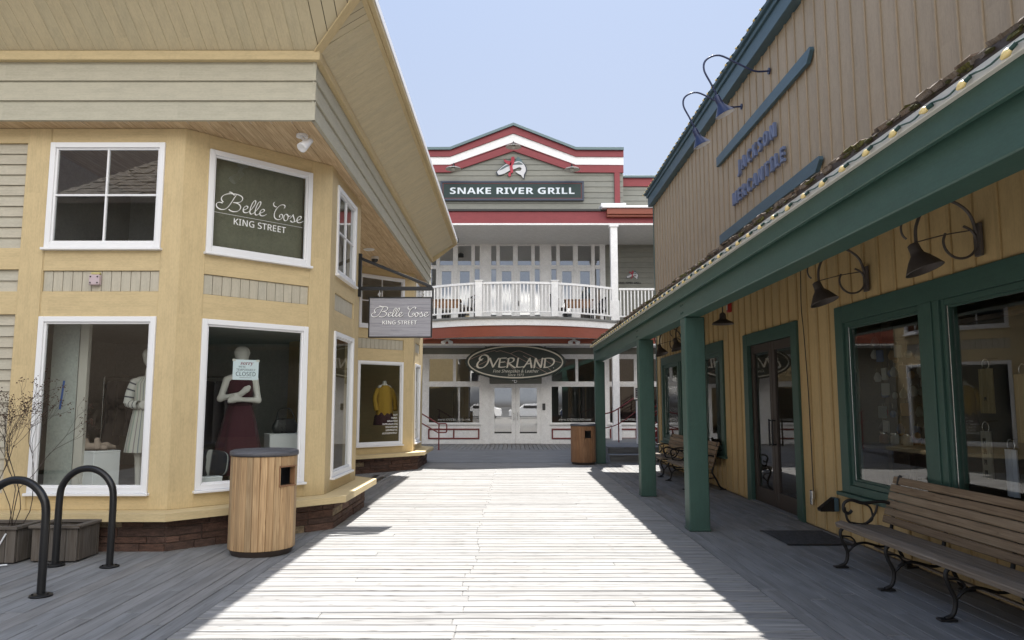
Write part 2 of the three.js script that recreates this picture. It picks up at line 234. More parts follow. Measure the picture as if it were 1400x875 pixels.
// ---------- ground and boardwalk ----------
const ground = add('ground', new THREE.PlaneGeometry(500, 500).rotateX(-Math.PI / 2).translate(0, -0.2, 0), mat.asphalt); ground.userData.kind = 'structure';
const plaza = add('pavement', bx(-30, 30, -0.196, -0.1, 5, 34, 0), mat.concrete); plaza.userData.kind = 'structure';
const PX0 = -2.36, PX1 = 2.13, PITCH = 0.163;
{
  const w = structure('boardwalk'), rest = [];
  add('joist_bed', bx(PX0, PX1, -0.18, -0.13, -20.2, 4.9, 0), mat.joist, w);
  const plank = (x0, x1, z) => { const m = piece('plank', x1 - x0, 0.05, PITCH - rr(0.012, 0.022), (x0 + x1) / 2, -0.025 + rr(-0.003, 0.0015), z, pick(mat.deck), w, 0.006, rr(-0.0018, 0.0018)); m.rotation.z = rr(-0.0004, 0.0004); m.rotation.x = rr(-0.012, 0.012); return m; };
  for (let i = 0; i < 104; i++) {
    const z = -20.1 + PITCH / 2 + i * PITCH, j = i % 9 === 4 ? 1.0 : i % 7 === 3 ? -1.45 : -0.4; if (z > -3.4) break;
    const jj = Math.round((j + rr(-0.04, 0.04)) * 50) / 50;
    plank(PX0, jj - 0.0005, z); plank(jj + 0.0005, PX1, z);
  }
  for (let z = -20.1 + PITCH / 2 + 104 * PITCH; z < 4.9; z += PITCH) rest.push(bx(PX0, PX1, -0.05, 0, z - PITCH / 2 + 0.004, z + PITCH / 2 - 0.004, 0.004, uvo()));
  add('planks_behind', merge(rest), mat.deck[0], w).userData.kind = 'stuff';
}
function sideWalk(x0, x1, z0, z1, pitch, cuts) {   // boards that run along the alley
  const w = structure('boardwalk');
  add('joist_bed', bx(x0, x1, -0.18, -0.13, z0, z1, 0), mat.joist, w);
  pitch = (x1 - x0) / Math.round((x1 - x0) / pitch);
  for (let x = x0 + pitch / 2, i = 0; x < x1 - 0.02; x += pitch, i++) {
    const wd = pitch - rr(0.004, 0.009); let a = z0;
    for (const c of [...cuts, z1]) { const e = c === z1 ? z1 : c + (i % 2 ? 1.25 : 0) + (i % 3) * 0.15; const m = piece('plank', wd, 0.05, e - a - 0.005, x, -0.025 + rr(-0.003, 0.001), (a + e) / 2, pick(mat.deckSide), w, 0.004); m.rotation.z = rr(-0.008, 0.008); a = e; }
  }
}
sideWalk(PX1 + 0.004, 3.95, -20.0, 4.9, 0.152, [-15.8, -11.2, -6.6, -2.2]);
sideWalk(-9.4, PX0 - 0.004, -20.4, 4.9, 0.152, [-14.6, -10.2, -5.9, -1.5]);
{ // the ramp up to the shop door and its landing
  const r = structure('ramp'), sl = Math.atan(0.15 / 3.2);
  for (let i = 0; i < 20; i++) { const t = (i + 0.5) / 20; const m = piece('plank', 5.35, 0.05, 0.148, -0.05, -0.025 + 0.15 * t, -20.2 - 3.2 * t, pick(mat.deckSide), r, 0.004); m.rotation.x = sl; }
  add('ramp_bed', merge(bx(-2.7, 2.58, -0.19, -0.12, -23.4, -20.2, 0), bx(-7, 2.58, -0.19, 0.03, -26.6, -23.4, 0)), mat.joist, r);
  for (let x = -6.9; x < 2.55; x += 0.142) piece('landing_plank', 0.128, 0.05, 3.05, x, 0.125 + rr(-0.002, 0.002), -24.95, pick(mat.deckSide), r, 0.004);
}
{ // raised platform with two steps, right of the ramp
  const r = structure('platform');
  add('platform_deck', bx(2.62, 9.5, 0.02, 0.355, -26.45, -20.55, 0.01), mat.deckSide[1], r);
  for (let i = 0; i < 4; i++) piece('edge_board', 6.7, 0.035, 0.145, 5.98, 0.375, -20.62 - i * 0.15, pick(mat.deckSide), r);
  add('step', bx(2.62, 9.5, -0.05, 0.18, -20.52, -20.12, 0.012), mat.deckSide[2], r); add('step', bx(2.62, 9.5, -0.05, 0.03, -20.11, -20.0, 0.01), mat.deckSide[3], r);
  add('step_nosing', bx(2.6, 9.5, 0.182, 0.215, -20.55, -20.08, 0.006), mat.deckSide[0], r);
}
{ const r = structure('platform'); add('platform_deck', bx(-7, -2.75, -0.1, 0.16, -23.38, -20.75, 0.01), mat.deckSide[2], r); }

// ---------- the yellow shop on the left ----------
const YA = -3.82, YZ = -8.4, SX = -2.43, CH = 1.39, CL = CH * Math.SQRT2, SL = 1.91, Q = Math.PI / 4;
const shop = thing('yellow_shop', 'yellow two-storey corner shop with angled bay windows and deep eaves', 'building');
{
  // one bay wall: stiles, rails, inset panel of upright boards, upper and lower window
  const sub = (name) => { const g = new THREE.Group(); g.name = name; shop.add(g); return g; };
  function face(x, z, a, L, u0, u1, upper, lower, opts = {}) {
    const F = frameOf(x, z, a), w = sub('bay_wall'), t = -0.12, T = (n, p, q, r, s, o, m = mat.yellow) => fpiece(n, F, a, p, q, r, s, t, o, m, w, 0.003);
    T('corner_board', 0, u0, 0.42, 4.795, 0); T('corner_board', u1, L, 0.42, 4.795, 0);
    T('rail', u0, u1, 4.62, 4.795, -0.004); T('rail', u0, u1, 3.105, 3.37, -0.003); T('rail', u0, u1, 2.575, 2.865, -0.004); T('rail', u0, u1, 0.42, 0.605, -0.003);
    const n = Math.max(3, Math.round((u1 - u0) / 0.115)), s = (u1 - u0) / n;
    T('panel_back', u0, u1, 2.865, 3.105, -0.05, mat.panel[0]);
    for (let i = 0; i < n; i++) fpiece('panel_board', F, a, u0 + i * s + 0.003, u0 + (i + 1) * s - 0.003, 2.868, 3.102, -0.049, -0.022, pick(mat.panel), w, 0.003);
    const up = windowAt(shop, F, a, u0, u1, 3.37, 4.62, { ...upper, sill: true, glass: upper.mu ? mat.shopGlass : mat.glass }), lo = windowAt(shop, F, a, u0, u1, 0.605, 2.575, { ...lower, sill: true });
    return { F, a, w, up, lo };
  }
  const cross = { mu: [0.5], mv: [0.5] };
  const front = face(-5.39, YZ, 0, -YA * -1 + 5.39, 0.01, 1.345, cross, {});
  // left of the front bay: lap panels between yellow boards
  { const F = frameOf(-7.4, YZ, 0), w = sub('lap_wall'); const T = (p, q, r, s, o) => fpiece('rail', F, 0, p, q, r, s, -0.12, o, mat.yellow, w, 0.003);
    fpiece('corner_board', F, 0, 1.74, 2.008, 0.42, 4.795, -0.12, 0.002, mat.yellow, w, 0.003); T(-2.0, 1.74, 4.62, 4.795, -0.004); T(-2.0, 1.74, 3.12, 3.37, -0.004); T(-2.0, 1.74, 2.6, 2.865, -0.004); T(-2.0, 1.74, 0.42, 0.6, -0.004);
    for (const [v0, v1] of [[3.37, 4.62], [2.865, 3.12], [0.6, 2.6]]) { fpiece('panel_back', F, 0, -2.0, 1.74, v0, v1, -0.12, -0.06, mat.panel[1], w, 0); const n = Math.round((v1 - v0) / 0.128); for (let i = 0; i < n; i++) lap('lap_board', F, 0, -2.0, 1.736, v0 + i * (v1 - v0) / n + 0.002, v0 + (i + 1) * (v1 - v0) / n - 0.001, -0.058, pick(mat.panel), w, 0.036, 0.016); } }
  const cham = face(YA, YZ, Q, CL, 0.29, 1.66, {}, {});
  face(SX, YZ - CH, Q * 2, SL, 0.30, 1.52, cross, {});
  const back = (x, z, a, L) => { const F = frameOf(x, z, a), w = sub('bay_wall'); fpiece('wall_panel', F, a, 0, L, 0.42, 4.795, -0.12, -0.002, mat.yellow, w); };
  back(SX, YZ - CH - SL, Q * 3, CL); back(YA, YZ - 2 * CH - SL, Q * 2, 8.5 - CH * 2 - SL);
  const Z2 = YZ - 8.5;
  face(YA, Z2, Q, CL, 0.36, 1.66, cross, {}); face(SX, Z2 - CH, Q * 2, SL, 0.34, 1.3, cross, {});
  back(SX, Z2 - CH - SL, Math.PI, 5); back(-9.4, -20.3, -Q * 2, 12); back(-4.4, -20.2, Math.PI, 5);
  // storey slabs and inner walls
  const plan = (y0, y1) => { const k = -0.125 * Math.tan(Math.PI / 8), q = [YZ, Z2].flatMap((zz) => [[YA + k, zz - 0.125], [SX - 0.125, zz - CH + k], [SX - 0.125, zz - CH - SL - k], ...(zz === YZ ? [[YA + k, zz - 2 * CH - SL + 0.125]] : [])]); return flat(extrude(shapeOf([[-7.3, YZ - 0.125], ...q, [-7.3, Z2 - CH - SL - k]].map(([x, z]) => [x, -z])), y1 - y0)).rotateX(-Math.PI / 2).translate(0, y0, 0); };
  add('shop_floor', plan(0.3, 0.5), mat.floorRoom, shop); add('upper_floor', plan(2.66, 2.84), mat.darkRoom, shop);
  add('inner_wall', merge(bx(-7.28, -7.2, 0.5, 4.78, -20.1, -8.55, 0), bx(-7.2, -3.97, 0.5, 2.66, -13.6, -13.5, 0), bx(-7.2, -3.9, 2.84, 4.78, -11.2, -11.1, 0), bx(-5.9, -5.84, 2.84, 4.78, -11.1, -8.56, 0)), mat.darkRoom, shop);
  // ledger stone base with a painted ledge; walks along the offset outline of both bays
  const outline = (d, zz) => { const k = d * Math.tan(Math.PI / 8); return [[YA + k, zz + d], [SX + d, zz - CH + k], [SX + d, zz - CH - SL - k], [YA + k, zz - 2 * CH - SL - d]]; };
  const base = sub('stone_base'); const runs = [];
  for (const zz of [YZ, Z2]) { const o = outline(0.14, zz); if (zz === YZ) runs.push([[-9.4, zz + 0.14], o[0], 0]); runs.push([o[0], o[1], Q], [o[1], o[2], 2 * Q]); if (zz === YZ) runs.push([o[2], o[3], 3 * Q]); }
  for (const [p, q, a] of runs) {
    const L = Math.hypot(q[0] - p[0], q[1] - p[1]), F = frameOf(p[0], p[1], a), far = p[1] < -14;
    fpiece('mortar_bed', F, a, -0.01, L + 0.01, -0.02, 0.335, -0.15, -0.018, mat.mortar, base, 0);
    let v = -0.01;
    for (const h of [0.092, 0.07, 0.098, 0.082]) { let u = 0; while (u < L - 0.01) { let l = Math.round(rr(0.16, far ? 0.6 : 0.52) * 25) / 25; if (L - u - l < 0.14) l = L - u; const tan = R() < 0.045; fpiece(tan ? 'stone' : 'brick', F, a, u + 0.004, u + l - 0.004, v + 0.004, v + h - 0.003, -0.03, Math.round(rr(-4, 12)) / 1000, tan ? mat.tanStone : pick(mat.brick), base, 0.006); u += l; } v += h; }
  }
  const ledge = (pts, y0, y1) => extrude(shapeOf(pts.map(([x, z]) => [x, -z])), y1 - y0).rotateX(-Math.PI / 2).translate(0, y0, 0);
  for (const zz of [YZ, Z2]) { const o = outline(0.31, zz), i = outline(-0.05, zz), lead = zz === YZ ? [[-9.4, zz + 0.31]] : [], tail = zz === YZ ? [[-9.4, zz - 0.05]] : []; const pts = [...lead, o[0], o[1], o[2], o[3], i[3], i[2], i[1], i[0], ...tail]; add('ledge', ledge(pts, 0.338, 0.418), mat.yellowTrim, shop); }
  // wide lap band under the eaves, front and alley side
  const band = sub('eave_band'), BX = -2.25, BZ = -8.16, BE = -20.42;
  const Ff = frameOf(-9.4, BZ, 0), Fs = frameOf(BX, BZ - 0.001, 2 * Q);
  for (let i = 0; i < 3; i++) { const v0 = 4.80 + i * 0.236, v1 = v0 + 0.234; lap('lap_board', Ff, 0, 0, 7.15, v0, v1, -0.035, mat.lap[i], band, 0.04, 0.016); lap('lap_board', Fs, 2 * Q, 0.003, BZ - BE, v0, v1, -0.036, mat.lap[(i + 1) % 4], band, 0.04, 0.016); }
  add('band_back', merge(bx(-9.4, BX - 0.04, 4.802, 5.5, BZ - 0.12, BZ - 0.04, 0), bx(BX - 0.12, BX - 0.04, 4.802, 5.5, BE, BZ - 0.125, 0)), mat.darkRoom, band);
  add('crown_board', merge(bx(-9.4, BX + 0.05, 5.5, 5.615, BZ - 0.1, BZ + 0.05, 0.008), bx(BX - 0.1, BX + 0.048, 5.502, 5.613, BE, BZ - 0.1, 0.008)), mat.yellowTrim, shop);
  // plywood soffit panels under the band where the bays step back
  const ps = sub('plywood_soffit');
  for (let x = -2.29, i = 0; x > -9.3; x -= 0.24, i++) { let a = -20.4; for (const e of [-16.6 + (i % 3) * 0.9, -12.4 - (i % 2) * 0.8, -8.2]) { piece('soffit_panel', 0.234, 0.016, e - a - 0.004, x - 0.12, 4.806, (a + e) / 2, pick(mat.ply), ps, 0.003); a = e; } }
  add('ceiling_slab', bx(-7.3, -2.4, 4.82, 4.9, -20.3, -8.3, 0), mat.darkRoom, shop);
  // raked board soffit that rises from the band to the eave
  const OV = 0.63, RISE = 0.40, sl = Math.atan2(RISE, OV), BL = Math.hypot(OV, RISE);
  const sf = sub('soffit'), P = 0.142, bY = 5.615 + RISE / 2 + 0.012, hip = OV;
  for (let x = BX + 0.03 - P / 2; x > -9.3; x -= P) { const m = piece('soffit_board', P - 0.0015, 0.02, BL, x, bY, BZ + 0.03 + OV / 2, pick(mat.soffit), sf, 0.004); m.rotation.x = -sl; }
  for (let z = BZ + 0.03 - P / 2; z > BE + 0.05; z -= P) { const m = piece('soffit_board', BL, 0.02, P - 0.0015, BX + 0.03 + OV / 2, bY, z, pick(mat.soffit), sf, 0.004); m.rotation.z = sl; }
  for (let i = 0; i < 4; i++) { // boards cut along the hip
    const a = i * P + 0.006, b = (i + 1) * P - 0.002, y = (t) => 5.627 + RISE * t / OV, X = BX + 0.03, Z = BZ + 0.03, q = (p) => { const g = new THREE.BufferGeometry(); g.setAttribute('position', new THREE.BufferAttribute(new Float32Array(p.flat()), 3)); g.computeVertexNormals(); return flat(g); };
    add('soffit_board', q([[X + a, y(a), Z + a], [X + b, y(b), Z + b], [X + OV, y(OV), Z + b], [X + a, y(a), Z + a], [X + OV, y(OV), Z + b], [X + OV, y(OV), Z + a]]), mat.soffit[i % 4], sf);
    add('soffit_board', q([[X + a, y(a), Z + a], [X + b, y(OV), Z + OV], [X + b, y(b), Z + b], [X + a, y(a), Z + a], [X + a, y(OV), Z + OV], [X + b, y(OV), Z + OV]]), mat.soffit[(i + 1) % 4], sf);
  }
  add('hip_board', bar([BX + 0.02, 5.608, BZ + 0.02], [BX + OV + 0.03, 5.6 + RISE, BZ + OV + 0.03], 0.11, 0.02), mat.yellowTrim, shop);
  const EX = BX + 0.03 + OV, EZ = BZ + 0.03 + OV, EY = 5.615 + RISE;
  add('fascia', merge(bx(EX, EX + 0.055, EY - 0.02, EY + 0.108, BE, EZ + 0.03), bx(-9.4, EX, EY - 0.02, EY + 0.11, EZ, EZ + 0.03), bx(EX - 0.06, EX, EY - 0.035, EY + 0.0, BE, EZ - 0.06, 0.003)), mat.yellowTrim, shop);
  add('drip_edge', merge(bx(EX - 0.02, EX + 0.055, EY + 0.11, EY + 0.135, BE, EZ + 0.055, 0.003), bx(-9.4, EX - 0.02, EY + 0.11, EY + 0.135, EZ - 0.02, EZ + 0.055, 0.003)), mat.vinyl, shop);
  add('drip_strip', bx(EX + 0.056, EX + 0.066, EY + 0.04, EY + 0.134, BE, EZ + 0.05, 0.002), mat.vinyl, shop);
  const end = flat(extrude(shapeOf([[BX - 0.1, 5.5], [BX + 0.05, 5.5], [EX + 0.03, EY - 0.02], [EX + 0.03, EY + 0.11], [BX - 0.1, EY + 0.11]]), 0.03)).translate(0, 0, BE - 0.035); add('end_board', end, mat.yellowTrim, shop);
  const fr = (y0, y1, a, b) => { const p = [[a[0], y0, a[2]], [a[1], y0, a[2]], [a[1], y0, a[3]], [a[0], y0, a[3]], [b[0], y1, b[2]], [b[1], y1, b[2]], [b[1], y1, b[3]], [b[0], y1, b[3]]], ix = [0, 1, 5, 0, 5, 4, 1, 2, 6, 1, 6, 5, 2, 3, 7, 2, 7, 6, 3, 0, 4, 3, 4, 7, 4, 5, 6, 4, 6, 7, 0, 2, 1, 0, 3, 2]; const g = new THREE.BufferGeometry(); g.setAttribute('position', new THREE.BufferAttribute(new Float32Array(ix.flatMap((i) => p[i])), 3)); g.computeVertexNormals(); return flat(g); };
  add('roof', fr(EY + 0.137, EY + 1.6, [-9.4, EX + 0.03, EZ + 0.03, BE], [-8.5, -5, -11, -17]), M(lin(0.16, 0.14, 0.12), 0.95, { map: stoneTex }), shop);
  // lettering on the angled upper window
  const txt = film(1120, 430, (g) => drawShop(g, 0.99, 0)); const tg = new THREE.PlaneGeometry(1.22, 0.468).translate(0.975, 3.955, -0.012).applyMatrix4(cham.F); add('window_lettering', tg, txt, cham.up);
  add('added_tone_panel', bx(0.33, 1.62, 3.42, 4.58, -0.16, -0.15, 0).applyMatrix4(cham.F), M(lin(0.16, 0.16, 0.115), 0.95, { map: paintTex }), cham.up);  // olive-grey panel added behind the pane, standing in for its grey-green reflection
  // alarm strobe on the panel under the upper front window
  const al = thing('alarm_box', 'small pinkish white alarm box on the panel below the cross-barred window', 'alarm');
  add('housing', bx(-4.83, -4.71, 2.935, 3.055, -8.425, -8.365, 0.008), M(lin(0.5, 0.4, 0.42), 0.5), al); add('lens', bx(-4.82, -4.72, 3.058, 3.085, -8.42, -8.385, 0.006), M(lin(0.5, 0.45, 0.2), 0.3), al);
  add('screw', merge([[-4.81, 2.96], [-4.73, 2.96], [-4.81, 3.03], [-4.73, 3.03]].map(([x, y]) => new THREE.CylinderGeometry(0.009, 0.009, 0.006, 8).rotateX(Math.PI / 2).translate(x, y, -8.363))), mat.black, al); rebase(al, -4.77, 2.935, -8.4);
  // spotlight and soffit fittings
  const sp = thing('security_spotlight', 'white security spotlight under the plywood soffit corner', 'spotlight');
  add('mount', new THREE.CylinderGeometry(0.07, 0.07, 0.03, 20).translate(-2.52, 4.783, -8.62), mat.vinyl, sp); add('arm', rod([-2.52, 4.77, -8.62], [-2.47, 4.70, -8.55], 0.022), mat.vinyl, sp);
  add('lamp_head', lathe([[0, -0.09], [0.035, -0.09], [0.045, -0.02], [0.06, 0.08], [0.062, 0.1], [0.05, 0.1], [0, 0.09]], 20).rotateX(2.5).rotateZ(-0.5).translate(-2.44, 4.65, -8.52), mat.vinyl, sp); rebase(sp, -2.52, 4.798, -8.62);
  const dl = thing('recessed_downlight', 'round recessed downlight in the plywood soffit of the recess', 'downlight'); add('trim_ring', new THREE.TorusGeometry(0.1, 0.018, 8, 28).rotateX(Math.PI / 2).translate(-3.0, 4.794, -15.3), mat.vinyl, dl); add('lens', new THREE.CylinderGeometry(0.09, 0.09, 0.01, 24).translate(-3.0, 4.792, -15.3), mat.enamel, dl); rebase(dl, -3.0, 4.8, -15.3);
  const dc = thing('dome_camera', 'small dome camera hanging from the plywood soffit', 'camera'); add('base', new THREE.CylinderGeometry(0.08, 0.09, 0.06, 20).translate(-3.02, 4.768, -16.1), mat.vinyl, dc); add('dome', new THREE.SphereGeometry(0.075, 20, 12, 0, 7, Math.PI / 2, Math.PI / 2).translate(-3.02, 4.738, -16.1), mat.black, dc); rebase(dc, -3.02, 4.8, -16.1);
  // notice taped inside the lower angled window
  const note = thing('closed_notice', 'white paper notice reading closed taped inside the angled shop window', 'notice');
  const nt = printed(340, 270, (g, w, h) => { g.fillStyle = '#d9e4ea'; g.fillRect(0, 0, w, h); g.fillStyle = '#7a2038'; g.font = 'italic bold 62px serif'; g.textAlign = 'center'; g.fillText('sorry', 178, 68); g.fillStyle = '#39434c'; g.font = '34px sans-serif'; g.fillText("WE'RE", 120, 108); g.font = '40px sans-serif'; g.fillText('TEMPORARILY', 172, 150); g.font = '76px sans-serif'; g.fillText('CLOSED', 172, 218); g.fillRect(90, 238, 160, 3); });
  const cg = bx(0.71, 1.035, 1.875, 2.12, -0.06, -0.057, 0); const nf = cg.attributes.normal, np = cg.attributes.position, nu = cg.attributes.uv; for (let i = 0; i < np.count; i++) nu.setXY(i, (np.getX(i) - 0.71) / 0.325, (np.getY(i) - 1.875) / 0.245);
  const nm = add('paper', cg.applyMatrix4(cham.F), new THREE.MeshStandardMaterial({ map: nt, roughness: 0.9 }), note); add('tape', merge(bx(0.70, 0.74, 2.10, 2.125, -0.0565, -0.056, 0), bx(1.005, 1.045, 2.10, 2.125, -0.0565, -0.056, 0)).applyMatrix4(cham.F), mat.enamel, note); rebase(note, -3.2, 1.87, -9.02);
  // lettering in the window of the far bay
  const F2 = frameOf(YA, Z2, Q); const lt = film(256, 280, (g) => { g.fillStyle = '#fff'; const q = rng(5); [70, 105, 165, 238, 190, 188, 238].forEach((w, i) => { for (let x = 250 - w; x < 244; x += 11 + q() * 5) { g.fillRect(x, 14 + i * 38, 4, 20); g.fillRect(x, 14 + i * 38 + (q() > 0.5 ? 0 : 14), 8, 5); } }); });
  add('window_lettering', new THREE.PlaneGeometry(0.47, 0.53).translate(1.31, 1.09, -0.012).applyMatrix4(F2), lt, shop);
}
rebase(shop, -4.5, 0, -14);
// ---------- things in and around the yellow shop ----------
function bodyMesh(caps, min, max, cell, k = 0.035) {   // smooth union of tapered capsules, meshed as one surface
  const n = Math.ceil(Math.max(max[0] - min[0], max[1] - min[1], max[2] - min[2]) / cell) + 2, half = n / 2 * cell, c = [0, 1, 2].map((i) => (min[i] + max[i]) / 2);
  const mc = new MarchingCubes(n, mat.skin, false, false, 60000); mc.isolation = 0; const f = mc.field;
  for (let z = 0; z < n; z++) for (let y = 0; y < n; y++) for (let x = 0; x < n; x++) {
    const px = c[0] + (x - n / 2) * cell, py = c[1] + (y - n / 2) * cell, pz = c[2] + (z - n / 2) * cell; let d = 9;
    for (const q of caps) { const [a, b, ra, rb] = q, s = q[4] ?? 1, bx0 = b[0] - a[0], by = b[1] - a[1], bz = (b[2] - a[2]) / s, ax = px - a[0], ay = py - a[1], az = (pz - a[2]) / s, L = bx0 * bx0 + by * by + bz * bz, t = L ? Math.max(0, Math.min(1, (ax * bx0 + ay * by + az * bz) / L)) : 0; const e = Math.hypot(ax - bx0 * t, ay - by * t, az - bz * t) - (ra + (rb - ra) * t); const h = Math.max(0, Math.min(1, 0.5 + 0.5 * (d - e) / k)); d = d + (e - d) * h - k * h * (1 - h); }
    f[x + y * n + z * n * n] = -d;
  }
  mc.update(); const g = new THREE.BufferGeometry(), N = mc.count;
  g.setAttribute('position', new THREE.BufferAttribute(mc.positionArray.slice(0, N * 3).map((v) => v * half), 3)); g.setAttribute('normal', new THREE.BufferAttribute(mc.normalArray.slice(0, N * 3), 3)); g.translate(...c); return flat(g);
}
const hand = (x, y, z, dx, dy, dz) => { const o = []; for (let i = 0; i < 4; i++) { const k = (i - 1.5) * 0.019, l = [0.075, 0.085, 0.08, 0.062][i]; o.push([[x + dx * 0.05, y + dy * 0.05 + k, z + dz * 0.05], [x + dx * (0.05 + l), y + dy * (0.05 + l) + k * 1.2 - 0.01, z + dz * (0.05 + l)], 0.0095, 0.008]); } o.push([[x, y, z], [x + dx * 0.06, y + dy * 0.06, z + dz * 0.06], 0.026, 0.03], [[x + dx * 0.02, y + 0.02, z], [x + dx * 0.055, y + 0.06, z + 0.02], 0.012, 0.009]); return o; };
const torso = [[[0, 0.95, 0], [0, 1.08, 0], 0.14, 0.115, 0.75], [[0, 1.08, 0], [0, 1.3, 0], 0.112, 0.135, 0.72], [[-0.1, 1.38, 0], [0.1, 1.38, 0], 0.07, 0.07, 0.85], [[0, 1.36, 0], [0, 1.53, 0.01], 0.06, 0.048]];
const headCaps = [[[0, 1.655, 0.015], [0, 1.715, 0.005], 0.08, 0.098, 1.1]];
const legs = [-1, 1].flatMap((s) => [[[s * 0.085, 0.9, 0], [s * 0.075, 0.48, 0.015], 0.085, 0.055], [[s * 0.075, 0.48, 0.015], [s * 0.07, 0.09, -0.01], 0.052, 0.034], [[s * 0.07, 0.05, -0.01], [s * 0.08, 0.03, 0.13], 0.036, 0.024]]);
function dressGeo(prof, n = 40, wav = 0.05, seed = 1) {   // a lofted garment: [y, rx, rz] rings with folds that deepen towards the hem
  const rows = prof.length, pos = [], idx = [], uv = [];
  prof.forEach(([y, rx, rz], i) => { for (let k = 0; k <= n; k++) { const a = k / n * Math.PI * 2, w = 1 + wav * (i / rows) * (Math.sin(a * 9 + seed) * 0.6 + Math.sin(a * 5 + seed * 2) * 0.4); pos.push(Math.cos(a) * rx * w, y, Math.sin(a) * rz * w); uv.push(k / n, y); } });
  for (let i = 0; i < rows - 1; i++) for (let k = 0; k < n; k++) { const a = i * (n + 1) + k, b = a + n + 1; idx.push(a, a + 1, b, b, a + 1, b + 1); }
  const g = new THREE.BufferGeometry(); g.setAttribute('position', new THREE.BufferAttribute(new Float32Array(pos), 3)); g.setAttribute('uv', new THREE.BufferAttribute(new Float32Array(uv), 2)); g.setIndex(idx); g.computeVertexNormals(); return g;
}
const cloth = (c, o = {}) => new THREE.MeshPhysicalMaterial({ color: c, roughness: 0.95, sheen: 0.3, sheenColor: lin(0.3, 0.3, 0.3), side: THREE.DoubleSide, ...o });
{
  // arms folded, dark wine dress
  const arms = [[[0.17, 1.38, 0], [0.21, 1.12, 0.05], 0.046, 0.037], [[0.21, 1.12, 0.05], [-0.02, 1.13, 0.17], 0.036, 0.027], [[-0.17, 1.38, 0], [-0.24, 1.14, 0.05], 0.046, 0.037], [[-0.24, 1.14, 0.05], [0.0, 1.2, 0.19], 0.036, 0.027], ...hand(0.0, 1.21, 0.19, 0.7, 0.6, 0.2), ...hand(-0.03, 1.13, 0.17, -0.95, 0.0, 0.1)];
  const m = thing('mannequin', 'white bald mannequin with folded arms in a dark wine dress', 'mannequin', 'shop window mannequins');
  add('body', bodyMesh([...torso, ...headCaps, ...arms, ...legs], [-0.34, 0, -0.22], [0.34, 1.82, 0.3], 0.014, 0.03), mat.skin, m);
  const wine = cloth(lin(0.05, 0.012, 0.018)); add('dress', merge(dressGeo([[1.42, 0.12, 0.085], [1.36, 0.155, 0.11], [1.22, 0.158, 0.118], [1.08, 0.135, 0.105], [1.0, 0.16, 0.125], [0.8, 0.21, 0.17], [0.5, 0.27, 0.22], [0.2, 0.33, 0.27]], 48, 0.13, 2)), wine, m); add('belt', new THREE.TorusGeometry(0.137, 0.018, 8, 36).rotateX(Math.PI / 2).scale(1, 1.3, 0.78).translate(0, 1.07, 0), cloth(lin(0.03, 0.008, 0.012)), m);
  m.position.set(-3.5, 0.5, -9.62); m.rotation.y = 0.42; m.scale.setScalar(1.01);
}
{
  const arms = [[[0.17, 1.38, 0], [0.23, 1.1, 0.0], 0.046, 0.037], [[0.23, 1.1, 0], [0.06, 1.1, 0.17], 0.036, 0.027], [[-0.17, 1.38, 0], [-0.23, 1.1, 0.0], 0.046, 0.037], [[-0.23, 1.1, 0], [-0.04, 1.06, 0.16], 0.036, 0.027], ...hand(0.05, 1.1, 0.17, -0.95, 0.1, 0.1), ...hand(-0.03, 1.06, 0.16, 0.95, 0, 0.1)];
  const m = thing('mannequin', 'white bald mannequin in a pale striped knee-length dress', 'mannequin', 'shop window mannequins');
  add('body', bodyMesh([...torso, ...headCaps, ...arms, ...legs], [-0.34, 0, -0.22], [0.34, 1.82, 0.3], 0.014, 0.03), mat.skin, m);
  const st = printed(256, 16, (g, w, h) => { g.fillStyle = '#cfcfc6'; g.fillRect(0, 0, w, h); const cols = ['#8d7f86', '#9fb0a6', '#b9a9a6', '#777f8b']; for (let i = 0; i < 24; i++) { g.fillStyle = cols[i % 4]; g.fillRect(i * 10.67, 0, i % 3 ? 2 : 4, h); } }); st.wrapS = st.wrapT = THREE.RepeatWrapping;
  add('dress', dressGeo([[1.43, 0.11, 0.08], [1.36, 0.165, 0.12], [1.2, 0.165, 0.13], [1.05, 0.165, 0.13], [0.85, 0.2, 0.155], [0.62, 0.235, 0.19], [0.5, 0.25, 0.2]], 48, 0.08, 5), cloth(lin(0.9, 0.9, 0.9), { map: st }), m);
  const sl = printed(64, 64, (g) => { g.fillStyle = '#d8d8d4'; g.fillRect(0, 0, 64, 64); g.fillStyle = '#565962'; for (const x of [6, 24, 44]) g.fillRect(x, 0, 4, 64); }); sl.wrapS = sl.wrapT = THREE.RepeatWrapping; sl.repeat.set(1, 3);
  for (const s of [-1, 1]) add('sleeve', merge(tube([[s * 0.165, 1.39, 0], [s * 0.215, 1.25, 0], [s * 0.24, 1.1, 0.01]], 0.06, 12, 12), tube([[s * 0.24, 1.11, 0], [s * 0.16, 1.09, 0.1], [s * 0.09, 1.09, 0.16]], 0.052, 12, 12)), cloth(lin(0.9, 0.9, 0.9), { map: sl }), m);
  m.position.set(-4.56, 0.5, -9.35); m.rotation.y = 0.35; m.scale.set(0.92, 0.985, 0.92);
}
